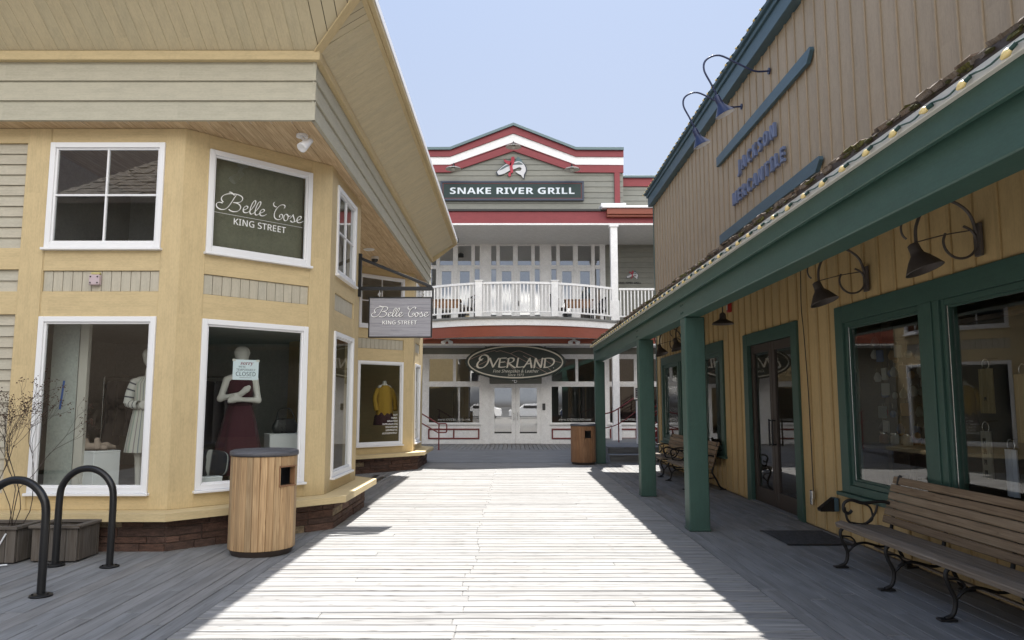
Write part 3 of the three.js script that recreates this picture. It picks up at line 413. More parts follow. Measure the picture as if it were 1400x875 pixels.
{ // dress form without a head in the far bay
  const m = thing('mannequin', 'headless dress form in a mustard cardigan in the far bay window', 'mannequin', 'shop window mannequins');
  add('body', bodyMesh([[[0, 1.0, 0], [0, 1.35, 0], 0.14, 0.14, 0.75], [[-0.11, 1.4, 0], [0.11, 1.4, 0], 0.07, 0.07, 0.85], [[0, 1.38, 0], [0, 1.53, 0], 0.06, 0.05], [[0, 0.5, 0], [0, 1.0, 0], 0.02, 0.02], [[-0.13, 0.03, 0], [0.13, 0.03, 0], 0.03, 0.03], [[0, 0.03, -0.13], [0, 0.03, 0.13], 0.03, 0.03]], [-0.3, -0.05, -0.2], [0.3, 1.62, 0.2], 0.016), mat.skin, m);
  const mu = cloth(lin(0.36, 0.22, 0.03)); add('cardigan', merge(dressGeo([[1.46, 0.1, 0.09], [1.38, 0.19, 0.13], [1.2, 0.2, 0.15], [0.95, 0.2, 0.16], [0.72, 0.22, 0.17]], 40, 0.06, 3), tube([[0.18, 1.38, 0], [0.26, 1.15, 0.02], [0.25, 0.85, 0.1]], 0.055, 12, 10), tube([[-0.18, 1.38, 0], [-0.26, 1.15, 0.02], [-0.25, 0.85, 0.1]], 0.055, 12, 10)), mu, m);
  add('skirt', dressGeo([[0.9, 0.16, 0.14], [0.7, 0.24, 0.185], [0.5, 0.26, 0.2]], 36, 0.08), cloth(lin(0.05, 0.02, 0.025)), m);
  m.position.set(-3.12, 0.56, -18.25); m.rotation.y = 0.6;
}
function plinth(x, y, z, w, h, d, turn, label) { const t = thing('display_plinth', label, 'plinth', 'white display plinths'); add('block', cbox(w, h - 0.03, d, 0.004).clone().translate(0, (h - 0.03) / 2 + 0.02, 0), mat.plainWhite, t); add('top', cbox(w + 0.006, 0.02, d + 0.006, 0.004).clone().translate(0, h, 0), mat.plainWhite, t); add('foot', cbox(w - 0.04, 0.02, d - 0.04, 0).clone().translate(0, 0.01, 0), mat.black, t); t.position.set(x, y, z); t.rotation.y = turn; return t; }
plinth(-4.98, 0.5, -9.05, 0.4, 0.52, 0.32, -0.55, 'white plinth carrying a pair of beige shoes in the shop window');
plinth(-3.12, 0.5, -10.35, 0.5, 0.67, 0.4, 0.5, 'white plinth carrying a black handbag beside the wine dress');
plinth(-3.72, 0.5, -8.98, 0.42, 0.22, 0.34, 0.75, 'low white plinth under the striped navy cushions');
plinth(-3.1, 0.5, -18.3, 0.42, 0.1, 0.42, 0.75, 'low white plinth under the headless dress form');
{
  const shoe = (x, z, t, label) => { const g = thing('shoe', label, 'shoe', 'beige shoes on the plinth'); add('upper', bodyMesh([[[-0.09, 0.045, 0], [0.02, 0.055, 0], 0.04, 0.036], [[0.02, 0.05, 0], [0.12, 0.03, 0], 0.036, 0.026], [[-0.09, 0.06, 0], [-0.1, 0.12, 0], 0.036, 0.034]], [-0.16, -0.02, -0.08], [0.17, 0.18, 0.08], 0.012, 0.03), M(lin(0.28, 0.22, 0.18), 0.8), g); add('sole', cbox(0.27, 0.014, 0.075, 0.006).clone().translate(0.01, 0.007, 0), mat.darkBrown, g); g.position.set(x, 1.032, z); g.rotation.y = t; };
  shoe(-5.0, -9.0, 0.3, 'beige ankle shoe standing on the white plinth'); shoe(-4.92, -9.08, 1.1, 'beige ankle shoe standing on the white plinth');
  const ct = printed(128, 64, (g) => { g.fillStyle = '#20242c'; g.fillRect(0, 0, 128, 64); g.fillStyle = '#a9aaa6'; for (const x of [26, 46, 82, 102]) g.fillRect(x, 0, 4, 64); });
  for (const [x, y, z, t] of [[-3.76, 0.83, -8.95, 0.2], [-3.62, 0.83, -9.1, -0.1]]) { const c = thing('cushion', 'navy cushion with pale stripes leaning in the angled window', 'cushion', 'striped navy cushions'); const g = new THREE.SphereGeometry(1, 28, 18); const p = g.attributes.position; for (let i = 0; i < p.count; i++) { const X = p.getX(i), Y = p.getY(i), Z = p.getZ(i), s = (v) => Math.sign(v) * Math.pow(Math.abs(v), 0.55); p.setXYZ(i, s(X) * 0.2, s(Y) * 0.16, Z * 0.075); } g.computeVertexNormals(); add('cover', g, cloth(lin(0.8, 0.8, 0.8), { map: ct }), c); c.position.set(x, y + 0.045, z); c.rotation.set(-0.25, 0.75 + t, 0); }
  const b = thing('handbag', 'black leather handbag with strap on the white plinth', 'bag'); add('bag_body', bodyMesh([[[-0.12, 0.05, 0], [0.12, 0.05, 0], 0.05, 0.05], [[-0.1, 0.17, 0], [0.1, 0.17, 0], 0.035, 0.035], [[-0.12, 0.1, 0], [0.12, 0.1, 0], 0.05, 0.05]], [-0.22, -0.03, -0.1], [0.22, 0.26, 0.1], 0.015, 0.05), mat.black, b); add('strap', tube([[-0.12, 0.18, 0], [-0.08, 0.32, 0], [0.06, 0.33, 0], [0.13, 0.18, 0.02]], 0.009, 20, 6), mat.black, b); b.position.set(-3.12, 1.18, -10.3); b.rotation.y = 0.5;
  // garment rail with hanging clothes deep in the shop, and a bare board with blue tape
  const rk = thing('clothes_rail', 'dark clothes rail with grey garments hanging deep in the shop', 'clothes rail'); add('rail_frame', merge(rod([-6.3, 0.5, -11.5], [-6.3, 2.0, -11.5], 0.016), rod([-4.2, 0.5, -11.5], [-4.2, 2.0, -11.5], 0.016), rod([-6.3, 2.0, -11.5], [-4.2, 2.0, -11.5], 0.016)), mat.chrome, rk);
  for (let i = 0; i < 12; i++) { const d = dressGeo([[1.93, 0.03, 0.14], [1.86, 0.045, 0.22], [1.4, 0.05, 0.21], [rr(0.85, 1.15), 0.06, 0.24]], 20, 0.1, i); const k = rr(0.05, 0.2); add('garment', d.translate(-6.15 + i * 0.165, 0, -11.5), cloth(lin(k, k * rr(0.9, 1), k * rr(0.85, 1.1))), rk); } rebase(rk, -5.2, 0.5, -11.5);
  const pb = thing('plaster_board', 'pale plaster board with blue tape leaning inside the front window', 'board'); add('sheet', bx(-5.5, -5.18, 0.5, 2.6, -8.88, -8.865, 0.002), M(lin(0.40, 0.43, 0.41), 0.9, { map: paintTex }), pb); add('edge_strip', bx(-5.17, -5.07, 0.5, 2.6, -8.93, -8.865, 0.002), M(lin(0.5, 0.48, 0.44), 0.8), pb); add('tape', bar([-5.36, 1.52, -8.861], [-5.33, 1.86, -8.861], 0.002, 0.025), M(lin(0.03, 0.11, 0.4), 0.6), pb); rebase(pb, -5.3, 0.5, -8.87);
}
{ // hanging shop sign on its triangular bracket
  const z = -11.6, s = thing('hanging_sign', 'weathered grey wooden sign with carved script hanging from black bracket', 'sign');
  const br = thing('sign_bracket', 'black triangular steel bracket fixed to the yellow bay', 'bracket');
  add('wall_bar', bx(SX + 0.002, SX + 0.05, 3.26, 3.95, z - 0.03, z + 0.03), mat.blackMetal, br); add('cross_bar', bx(SX + 0.05, -1.25, 3.36, 3.42, z - 0.025, z + 0.025), mat.blackMetal, br); add('brace', bar([SX + 0.04, 3.87, z], [-1.27, 3.42, z], 0.045, 0.045), mat.blackMetal, br); rebase(br, SX, 3.3, z);
  const st = printed(1060, 700, (g, w, h) => {
    const q = rng(8); g.fillStyle = '#a3a2aa'; g.fillRect(0, 0, w, h);
    for (let i = 0; i < 520; i++) { const y = q() * h, l = 60 + q() * 600, x = q() * w - 150, v = Math.floor(85 + q() * 120); g.strokeStyle = `rgba(${v},${v},${v + 8},${0.15 + q() * 0.35})`; g.lineWidth = 1 + q() * 5; g.beginPath(); g.moveTo(x, y); g.bezierCurveTo(x + l * 0.3, y + q() * 8 - 4, x + l * 0.7, y + q() * 8 - 4, x + l, y); g.stroke(); }
    for (let i = 1; i < 6; i++) { g.fillStyle = 'rgba(60,60,68,0.55)'; g.fillRect(0, i * h / 6, w, 3); }
    g.save(); g.translate(10, 100); drawShop(g, 0.93, 16, '#15151c', false); g.translate(-4, -4); drawShop(g, 0.93, 16, '#15151c', false); g.translate(-6, -5); drawShop(g, 0.93, 16, '#ffffff', false); g.translate(3, 2); drawShop(g, 0.93, 16, '#ffffff', false); g.restore();  // letter shadow painted in as dark offset copies under the white script
  });
  const g = bx(-2.235, -1.275, 2.63, 3.235, z - 0.02, z + 0.02, 0); const p = g.attributes.position, n = g.attributes.normal, uv = g.attributes.uv; for (let i = 0; i < p.count; i++) { const fx = (p.getX(i) + 2.235) / 0.96; uv.setXY(i, n.getZ(i) < -0.5 ? 1 - fx : fx, (p.getY(i) - 2.63) / 0.605); }
  add('board', g, new THREE.MeshStandardMaterial({ map: st, roughness: 0.85 }), s);
  add('frame', merge(bx(-2.255, -2.235, 2.61, 3.255, z - 0.03, z + 0.03), bx(-1.275, -1.255, 2.61, 3.255, z - 0.03, z + 0.03), bx(-2.235, -1.275, 3.235, 3.255, z - 0.03, z + 0.03), bx(-2.235, -1.275, 2.61, 2.63, z - 0.03, z + 0.03)), mat.blackMetal, s);
  for (const x of [-2.09, -1.41]) add('hanger', merge(rod([x, 3.25, z], [x, 3.365, z], 0.009), new THREE.TorusGeometry(0.022, 0.006, 6, 14).translate(x, 3.3, z)), mat.chrome, s); rebase(s, -1.755, 2.61, z);
}
// bike racks: bent pipe with round foot plates
{
  const k = thing('bike_rack', 'black bent-pipe bike rack beside the wooden planters', 'bike rack', 'black hoop bike racks');
  const pts = [[-0.285, 0.01, 0], [-0.285, 0.3, 0], [-0.285, 0.6, 0]]; for (let i = 1; i < 12; i++) { const a = Math.PI - i / 12 * Math.PI; pts.push([Math.cos(a) * 0.285, 0.66 + Math.sin(a) * 0.285, 0]); } pts.push([0.285, 0.6, 0], [0.285, 0.3, 0], [0.285, 0.01, 0]);
  add('hoop', tube(pts, 0.033, 64, 14), mat.blackMetal, k);
  for (const s of [-1, 1]) add('foot_plate', merge(lathe([[0, 0.022], [0.05, 0.022], [0.085, 0.014], [0.09, 0.0], [0, 0]], 24), [0, 1, 2].map((i) => new THREE.CylinderGeometry(0.008, 0.008, 0.012, 6).translate(Math.cos(i * 2.1) * 0.066, 0.024, Math.sin(i * 2.1) * 0.066))).translate(s * 0.285, 0, 0), mat.blackMetal, k);
  k.position.set(-4.225, 0.003, -7.52); k.rotation.y = -0.1;
  copyOf(k, -4.2, 0.003, -6.42, -0.12, 'black bent-pipe bike rack standing out from the planters on open boards');
}
function planter(x, z, w, label) {
  const t = thing('wooden_planter', label, 'planter', 'grey wooden planters'), h = 0.36, d = 0.42;
  for (const s of [-1, 1]) { const n = Math.round(w / 0.11); for (let i = 0; i < n; i++) piece('slat', w / n - 0.005, h - 0.04, 0.025, -w / 2 + (i + 0.5) * w / n, h / 2 - 0.01, s * (d / 2 - 0.013), pick(mat.planter), t); for (let i = 0; i < 4; i++) piece('slat', 0.025, h - 0.04, d / 4 - 0.02, s * (w / 2 - 0.013), h / 2 - 0.01, -d / 2 + 0.05 + (i + 0.5) * (d - 0.1) / 4, pick(mat.planter), t); piece('rim', w + 0.05, 0.03, 0.07, 0, h - 0.01, s * (d / 2 - 0.01), pick(mat.planter), t); piece('rim', 0.07, 0.03, d - 0.1, s * (w / 2 - 0.01), h - 0.01, 0, pick(mat.planter), t); }
  add('soil', cbox(w - 0.06, 0.04, d - 0.06, 0).clone().translate(0, h - 0.1, 0), mat.darkBrown, t); t.position.set(x, 0.003, z); return t;
}
planter(-5.21, -7.82, 0.5, 'grey weathered wooden planter with the leafless shrub'); planter(-4.62, -7.9, 0.46, 'grey weathered wooden planter without a plant beside the bike rack');
{
  const s = thing('bare_shrub', 'leafless twiggy shrub growing from the grey wooden planter', 'shrub'), g = [], buds = [], q = rng(77);
  const grow = (p, d, l, r, n) => { const e = p.clone().addScaledVector(d, l), m = p.clone().add(e).multiplyScalar(0.5).add(V3((q() - 0.5) * l * 0.25, 0, (q() - 0.5) * l * 0.25)); g.push(tube([p, m, e], r, 4, 4)); if (n === 0 || q() < 0.3) { for (let i = 0; i < 3; i++) buds.push(new THREE.TetrahedronGeometry(0.006 + q() * 0.006).translate(e.x + (q() - 0.5) * 0.05, e.y + (q() - 0.5) * 0.05, e.z + (q() - 0.5) * 0.05)); } if (n === 0) return; const k = 2 + (q() > 0.55 ? 1 : 0); for (let i = 0; i < k; i++) { const nd = d.clone().add(V3((q() - 0.5) * 1.5, (q() - 0.35) * 0.8, (q() - 0.5) * 1.2)).normalize(); grow(e, nd, l * (0.6 + q() * 0.25), r * 0.68, n - 1); } };
  for (let i = 0; i < 6; i++) grow(V3(-5.3 + q() * 0.2, 0.27, -7.86 + q() * 0.1), V3(-0.25 + q() * 0.55, 1, (q() - 0.5) * 0.4).normalize(), 0.42 + q() * 0.16, 0.005, 4);
  add('branches', merge(g), mat.darkBrown, s); const b = add('buds', merge(buds), M(lin(0.09, 0.05, 0.035), 0.9), s); b.userData.kind = 'stuff'; rebase(s, -5.21, 0.27, -7.82);
  const c = add('white_cord', merge(tube([[-5.05, 0.3, -7.6], [-5.12, 0.15, -7.57], [-5.2, 0.03, -7.5], [-5.05, 0.02, -7.45], [-4.95, 0.02, -7.5]], 0.008, 30, 6), tube([[-5.2, 0.02, -7.5], [-5.26, 0.05, -7.46], [-5.3, 0.02, -7.5], [-5.22, 0.02, -7.55]], 0.01, 20, 6)), mat.plainWhite); c.userData = { label: 'white cord lying tangled in front of the wooden planter', category: 'cord' };
}
// litter bins: a ring of wooden staves round a liner, grey lid, dark foot
function bin(x, z, r, h, old, hole, label, lidMat) {
  const t = thing('litter_bin', label, 'litter bin', 'round wooden litter bins'), n = 30, M0 = old ? mat.staveOld : mat.stave, y0 = 0.06;
  add('liner', merge([[hole + 0.36, 2 * Math.PI - 0.72, 0.05, h - 0.05], [hole - 0.36, 0.72, 0.05, h - 0.355], [hole - 0.36, 0.72, h - 0.145, h - 0.05]].map(([a, l, y0, y1]) => new THREE.CylinderGeometry(r - 0.03, r - 0.03, y1 - y0, 40, 1, true, a, l).translate(0, (y0 + y1) / 2, 0))), new THREE.MeshStandardMaterial({ color: lin(0.13, 0.13, 0.135), roughness: 0.7, side: THREE.DoubleSide }), t);
  add('foot_ring', new THREE.CylinderGeometry(r - 0.01, r - 0.035, 0.06, 40).translate(0, 0.03, 0), mat.darkBrown, t);
  for (let i = 0; i < n; i++) {
    const a = (i + 0.5) / n * Math.PI * 2, w = 2 * r * Math.tan(Math.PI / n) - 0.004, da = Math.atan2(Math.sin(a - hole), Math.cos(a - hole));
    const st = (ya, yb) => { const m = piece('stave', w, yb - ya, 0.022, Math.sin(a) * (r - 0.011), (ya + yb) / 2, Math.cos(a) * (r - 0.011), pick(M0), t, 0.005, a); m.rotation.z += rr(-0.003, 0.003); };
    if (Math.abs(da) < 0.34) { st(y0, h - 0.35); st(h - 0.15, h - 0.04); } else st(y0, h - 0.04);
  }
  const hg = []; const F = frameOf(Math.sin(hole) * r, Math.cos(hole) * r, hole), hw = r * 0.345; hg.push(bx(-hw, hw, h - 0.36, h - 0.345, -0.06, 0.006), bx(-hw, hw, h - 0.155, h - 0.14, -0.06, 0.006), bx(-hw, -hw + 0.012, h - 0.345, h - 0.155, -0.08, -0.01), bx(hw - 0.012, hw, h - 0.345, h - 0.155, -0.08, -0.01));
  add('opening_frame', merge(hg).applyMatrix4(F), mat.staveOld[0], t);
  add('lid', lathe([[0, 0.035], [r * 0.45, 0.035], [r * 0.5, 0.022], [r * 0.52, 0.034], [r - 0.02, 0.03], [r + 0.012, 0.018], [r + 0.016, -0.01], [r + 0.01, -0.03], [r - 0.03, -0.03]], 56).translate(0, h - 0.008, 0), lidMat, t);
  t.position.set(x, 0.002, z); return t;
}
bin(-2.7, -8.22, 0.345, 1.07, false, 1.12, 'round litter bin of light wooden staves in front of the angled bay', mat.lidGrey);
bin(1.87, -19.72, 0.325, 1.03, true, 0.35, 'round litter bin of dark reddish staves beside the green post', mat.lidGrey);
{ const f = thing('floor_grate', 'pair of dark slots in the boards of the recess', 'grate'); for (const [x, z] of [[-2.98, -15.9], [-2.78, -15.5]]) add('slot', bx(x - 0.05, x + 0.05, 0.002, 0.008, z - 0.85, z + 0.75, 0.002), mat.black, f); rebase(f, -2.9, 0, -15.7); }
// ---------- the board-and-batten store on the right ----------
const font = await new FontLoader().loadAsync('fonts/droid/droid_sans_bold.typeface.json');
const WX = 3.95, FR = frameOf(WX, 0, -Math.PI / 2), AR = -Math.PI / 2;   // u = z, w = towards the alley
const store = thing('batten_store', 'tan board-and-batten store with tall false front and green trim', 'building');
{
  const sub = (n) => { const g = new THREE.Group(); g.name = n; store.add(g); return g; };
  const openings = [[-19.55, -13.83, 0.62, 2.76], [-12.58, -10.2, -0.1, 2.73], [-8.97, -4.7, 0.56, 2.74]];
  function battens(part, v0, v1, mats, bmats, holes) {
    const P = 0.33;
    for (let z = -20.1; z < 2.4; z += P) {
      const cuts = [z, z + P]; for (const [a, b] of holes) for (const c of [a, b]) if (c > z + 0.01 && c < z + P - 0.01) cuts.push(c); cuts.sort((p, q) => p - q);
      for (let i = 0; i < cuts.length - 1; i++) { const m = (cuts[i] + cuts[i + 1]) / 2, h = holes.find(([a, b]) => m > a && m < b), spans = h ? [[v0, h[2]], [h[3], v1]] : [[v0, v1]]; for (const [s, e] of spans) if (e - s > 0.02) fpiece('board', FR, AR, cuts[i] + 0.001, cuts[i + 1] - 0.001, s, e, -0.03, 0, pick(mats), part, 0.002); }
      const h = holes.find(([a, b]) => z > a - 0.02 && z < b + 0.02), spans = h ? [[v0, h[2]], [h[3], v1]] : [[v0, v1]];
      for (const [s, e] of spans) if (e - s > 0.02) { const k = rr(-0.008, 0.008); fpiece('batten', FR, AR, z - 0.026 + k, z + 0.026 + k, s + 0.002, e - rr(0.001, 0.006), -0.002, 0.02, pick(bmats), part, 0.005); }
    }
  }
  battens(sub('lower_wall'), 0.01, 3.66, mat.ochre, mat.ochreBatten, openings);
  battens(sub('upper_wall'), 3.665, 7.2, mat.faded, mat.fadedBatten, []);
  add('corner_board', merge(bx(WX - 0.026, WX + 0.12, 0.01, 7.05, -20.24, -20.1)), mat.greenDark, store);
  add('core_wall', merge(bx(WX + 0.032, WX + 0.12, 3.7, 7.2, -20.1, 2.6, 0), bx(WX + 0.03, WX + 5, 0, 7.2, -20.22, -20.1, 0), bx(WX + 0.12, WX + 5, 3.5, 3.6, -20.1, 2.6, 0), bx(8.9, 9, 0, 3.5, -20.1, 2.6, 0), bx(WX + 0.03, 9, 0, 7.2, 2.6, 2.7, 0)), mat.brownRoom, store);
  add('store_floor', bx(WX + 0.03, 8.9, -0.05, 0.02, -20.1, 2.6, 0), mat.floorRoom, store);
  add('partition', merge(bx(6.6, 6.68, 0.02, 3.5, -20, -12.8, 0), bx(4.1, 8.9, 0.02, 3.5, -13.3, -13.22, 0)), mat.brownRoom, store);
  add('false_front_roof', bx(WX + 0.12, 9.2, 7.05, 7.25, -20.2, 2.6, 0), mat.asphalt, store);
  // cornice
  add('cornice_board', bx(WX - 0.15, WX + 0.12, 7.03, 7.36, -20.28, 2.6, 0.006), mat.teal, store); add('cornice_cap', bx(WX - 0.24, WX + 0.16, 7.362, 7.43, -20.36, 2.6, 0.01), mat.teal, store); add('cornice_lip', bx(WX - 0.19, WX - 0.15, 7.28, 7.36, -20.3, 2.6, 0.006), mat.teal, store);
  // frames of the two shop windows and the double door
  const cas = (name, g, m = mat.green) => add(name, merge(g).applyMatrix4(FR), m, store);
  function bayWin(z0, z1, y0, y1, mul, sillOut) {
    const t = 0.2; cas('window_casing', [bx(z0, z0 + t, y0, y1, -0.03, 0.035), bx(z1 - t, z1, y0, y1, -0.03, 0.035), bx(z0 + t, z1 - t, y1 - t, y1, -0.03, 0.033), bx(z0 + t, z1 - t, y0, y0 + 0.09, -0.03, 0.033), ...mul.map((m) => bx(m - 0.17, m + 0.17, y0 + 0.09, y1 - t, -0.03, 0.03)), ...mul.map((m) => bx(m - 0.07, m + 0.07, y0 + 0.09, y1 - t, 0.03, 0.045))]);
    cas('window_sill', [bx(z0 - 0.04, z1 + 0.04, y0 - 0.045, y0 - 0.002, -0.03, sillOut)]);
    const e = [z0 + t, ...mul.flatMap((m) => [m - 0.17, m + 0.17]), z1 - t];
    for (let i = 0; i < e.length; i += 2) { const w = windowAt(store, FR, AR, e[i] + 0.001, e[i + 1] - 0.001, y0 + 0.091, y1 - t - 0.001, { fw: 0.055, out: 0.005, dp: 0.12, frame: mat.greenDark }); add('track', merge(bx(e[i] + 0.058, e[i] + 0.075, y0 + 0.15, y1 - t - 0.06, -0.03, -0.012, 0.002)).applyMatrix4(FR), mat.chrome, w); }
  }
  bayWin(-8.97, -4.7, 0.56, 2.74, [-6.95], 0.09); bayWin(-19.55, -13.83, 0.62, 2.76, [-17.5, -15.6], 0.08);
  cas('door_casing', [bx(-12.58, -12.36, 0, 2.73, -0.03, 0.035), bx(-10.42, -10.2, 0, 2.73, -0.03, 0.035), bx(-12.36, -10.42, 2.54, 2.73, -0.03, 0.033)]);
  for (const [a, b] of [[-12.355, -11.395], [-11.385, -10.425]]) { const d = add('door', merge(bx(a, a + 0.12, 0.03, 2.535, -0.08, -0.03), bx(b - 0.12, b, 0.03, 2.535, -0.08, -0.03), bx(a + 0.12, b - 0.12, 0.03, 0.26, -0.08, -0.032), bx(a + 0.12, b - 0.12, 2.4, 2.535, -0.08, -0.032)).applyMatrix4(FR), mat.darkBrown, store); add('pane', new THREE.PlaneGeometry(b - a - 0.24, 2.14).translate((a + b) / 2, 1.33, -0.055).applyMatrix4(FR), mat.glass, d); const h = a < -12 ? b - 0.06 : a + 0.06; add('handle', merge(rod([h, 0.95, 0.02], [h, 1.35, 0.02], 0.014), rod([h, 0.97, 0.02], [h, 0.97, -0.03], 0.011), rod([h, 1.33, 0.02], [h, 1.33, -0.03], 0.011)).applyMatrix4(FR), mat.blackMetal, d); }
  add('threshold', bx(-12.4, -10.38, 0.002, 0.028, -0.09, 0.06).applyMatrix4(FR), mat.deckSide[1], store);
  // name boards and raised letters
  for (const [a, b, y] of [[-13.65, -9.32, 6.12], [-13.6, -9.2, 4.61]]) { const g = flat(extrude(shapeOf([[a, y - 0.085], [b - 0.02, y - 0.085], [b + 0.12, y + 0.04], [b + 0.1, y + 0.085], [a, y + 0.085]]), 0.05, 0.004)).translate(0, 0, 0.025).applyMatrix4(FR); add('sign_rail', g, mat.teal, store); }
  const word = (s, size, u0, u1, v) => { const L = [...s].map((c) => { const g = new TextGeometry(c, { font, size, depth: 0.04, curveSegments: 5, bevelEnabled: true, bevelThickness: 0.004, bevelSize: 0.003, bevelSegments: 1 }); g.computeBoundingBox(); return g; }); const ws = L.map((g) => g.boundingBox.max.x - g.boundingBox.min.x), gap = (u1 - u0 - ws.reduce((a, b) => a + b, 0)) / (s.length - 1); let u = u0; L.forEach((g, i) => { add('letter', g.translate(u - g.boundingBox.min.x, v, 0.03).applyMatrix4(FR), mat.letter, store); u += ws[i] + gap; }); };
  word('JACKSON', 0.215, -12.42, -10.62, 5.52); word('MERCANTILE', 0.215, -12.76, -10.3, 5.04);
}
rebase(store, 6, 0, -9);
// timber porch along the store: posts, beam, fascia, shake roof
const porch = thing('timber_porch', 'green timber porch with mossy shake roof along the tan store', 'porch');
{
  const Z0 = -19.6, Z1 = 2.2;
  for (const z of [-9.62, -13.1, -19.99, -2.6]) { const p = add('post', merge(bx(2.222, 2.478, 0.004, 2.698, z - 0.128, z + 0.128, 0.012)), mat.green, porch); add('post_foot', bx(2.212, 2.488, 0.003, 0.03, z - 0.138, z + 0.138, 0.006), mat.greenDark, p); add('bolt', merge([-0.05, 0.05].flatMap((k) => [2.76, 2.86].map((y) => new THREE.CylinderGeometry(0.012, 0.012, 0.012, 8).rotateZ(Math.PI / 2).translate(2.216, y, z + k)))), mat.greenDark, p); }
  add('beam', bx(2.22, 2.435, 2.70, 3.0, -20.15, Z1, 0.008), mat.green, porch);
  add('fascia', merge(bx(2.15, 2.19, 2.925, 3.085, Z0, Z1, 0.006), bx(2.19, 2.218, 2.96, 3.05, Z0, Z1, 0)), mat.green, porch);
  add('drip_edge', bx(2.112, 2.15, 3.055, 3.118, Z0, Z1, 0.004), mat.enamel, porch);
  const sl = Math.atan2(0.58, 1.83), deckG = flat(extrude(shapeOf([[2.12, 3.119], [WX - 0.03, 3.70], [WX - 0.03, 3.75], [2.12, 3.165]]), Z1 - Z0)).translate(0, 0, Z0); add('roof_deck', deckG, mat.darkBrown, porch);
  add('end_rafter', flat(extrude(shapeOf([[2.19, 2.97], [WX - 0.03, 3.55], [WX - 0.03, 3.70], [2.19, 3.135]]), 0.05)).translate(0, 0, Z0 + 0.01), mat.green, porch);
  // shakes: rough wedges, the first course told apart one by one
  const roughs = Array.from({ length: 10 }, (_, i) => { const g = cbox(0.42, 0.026 + 0.004 * (i % 4), 0.11, 0.004, i * 0.3).clone(), p = g.attributes.position, q = rng(900 + i); const key = new Map(); for (let k = 0; k < p.count; k++) { const id = [p.getX(k), p.getY(k), p.getZ(k)].map((v) => v.toFixed(3)).join(); if (!key.has(id)) key.set(id, [(q() - 0.5) * 0.035, (q() - 0.5) * 0.012, (q() - 0.5) * 0.016]); const d = key.get(id); const thin = p.getX(k) > 0 ? 0.4 : 1; p.setXYZ(k, p.getX(k) + (p.getX(k) < 0 ? d[0] : 0), p.getY(k) * thin + d[1] * thin, p.getZ(k) + d[2]); } g.computeVertexNormals(); return g; });
  const rest = []; const place = (g, x, z, lift, tw) => g.clone().scale(1, 1, tw).rotateZ(sl).translate(x + 0.2 * Math.cos(sl), 3.17 + (x - 2.12) * 0.317 + 0.2 * Math.sin(sl) + lift, z);
  for (let layer = 0; layer < 2; layer++) for (let z = Z0 + 0.05 + layer * 0.06; z < (layer ? -2.4 : -2.2); z += 0.105 + rr(-0.015, 0.02)) { const m = add('shake', pick(roughs), R() < 0.14 ? mat.moss : pick(mat.shake), porch); m.scale.z = rr(0.85, 1.15); m.rotation.z = sl + rr(-0.05, 0.05); m.rotation.y = rr(-0.05, 0.05); const x = 2.125 + rr(-0.014, 0.018) + layer * 0.008; m.position.set(x + 0.2 * Math.cos(sl), 3.15 + layer * 0.024 + rr(-0.004, 0.008) + 0.2 * Math.sin(sl), z); }
  for (let c = 0; c < 9; c++) for (let z = c === 0 ? -2.2 : Z0 + 0.05; z < Z1; z += 0.14 + rr(-0.02, 0.03)) rest.push(place(pick(roughs), 2.1 + c * 0.19, z, 0.03 + rr(0, 0.01), rr(0.9, 1.15)));
  const u = add('upper_shakes', merge(rest), mat.shake[1], porch); u.userData.kind = 'stuff';
  const mg = []; for (let i = 0; i < 420; i++) { const z = rr(Z0, -2.2), r = rr(0.008, 0.022); mg.push(new THREE.IcosahedronGeometry(r, 0).scale(1, 0.6, rr(1, 2.6)).rotateY(rr(-0.2, 0.2)).translate(2.125 + rr(-0.015, 0.05), 3.138 + rr(0, 0.016), z)); }
  const mo = add('moss', merge(mg), mat.moss, porch); mo.userData.kind = 'stuff';
}
rebase(porch, 2.4, 0, -9);
function lightString(label, z0, z1, x, y, pitch, wire) {
  const t = thing('string_lights', label, 'string lights'), pts = [], bg = lathe([[0, -0.062], [0.008, -0.058], [0.019, -0.036], [0.021, -0.02], [0.014, -0.004], [0.011, 0]], 14), sg = new THREE.CylinderGeometry(0.012, 0.013, 0.035, 10).translate(0, 0.016, 0);
  let i = 0; for (let z = z0; z < z1; z += pitch, i++) { const a = rr(-0.5, 0.5); pts.push([x, y + 0.02, z], [x - 0.002, y + 0.004 - rr(0, 0.012), z + pitch / 2]); const b = add('bulb', bg, mat.bulb, t), s = add('socket', sg, mat.socket, b); b.position.set(x - 0.012, y + 0.0, z); b.rotation.set(1.15 + a * 0.5, 0, -0.35); b.scale.setScalar(0.86); }
  add('cord', tube(pts, wire, pts.length * 3, 5), mat.greenDark, t); return rebase(t, x, y, (z0 + z1) / 2);
}
lightString('string of cream bulbs clipped under the mossy shake edge', -19.5, -1.5, 2.10, 3.072, 0.312, 0.005);
lightString('string of cream bulbs along the top of the false front', -20.3, -6, 3.70, 7.39, 0.30, 0.005);
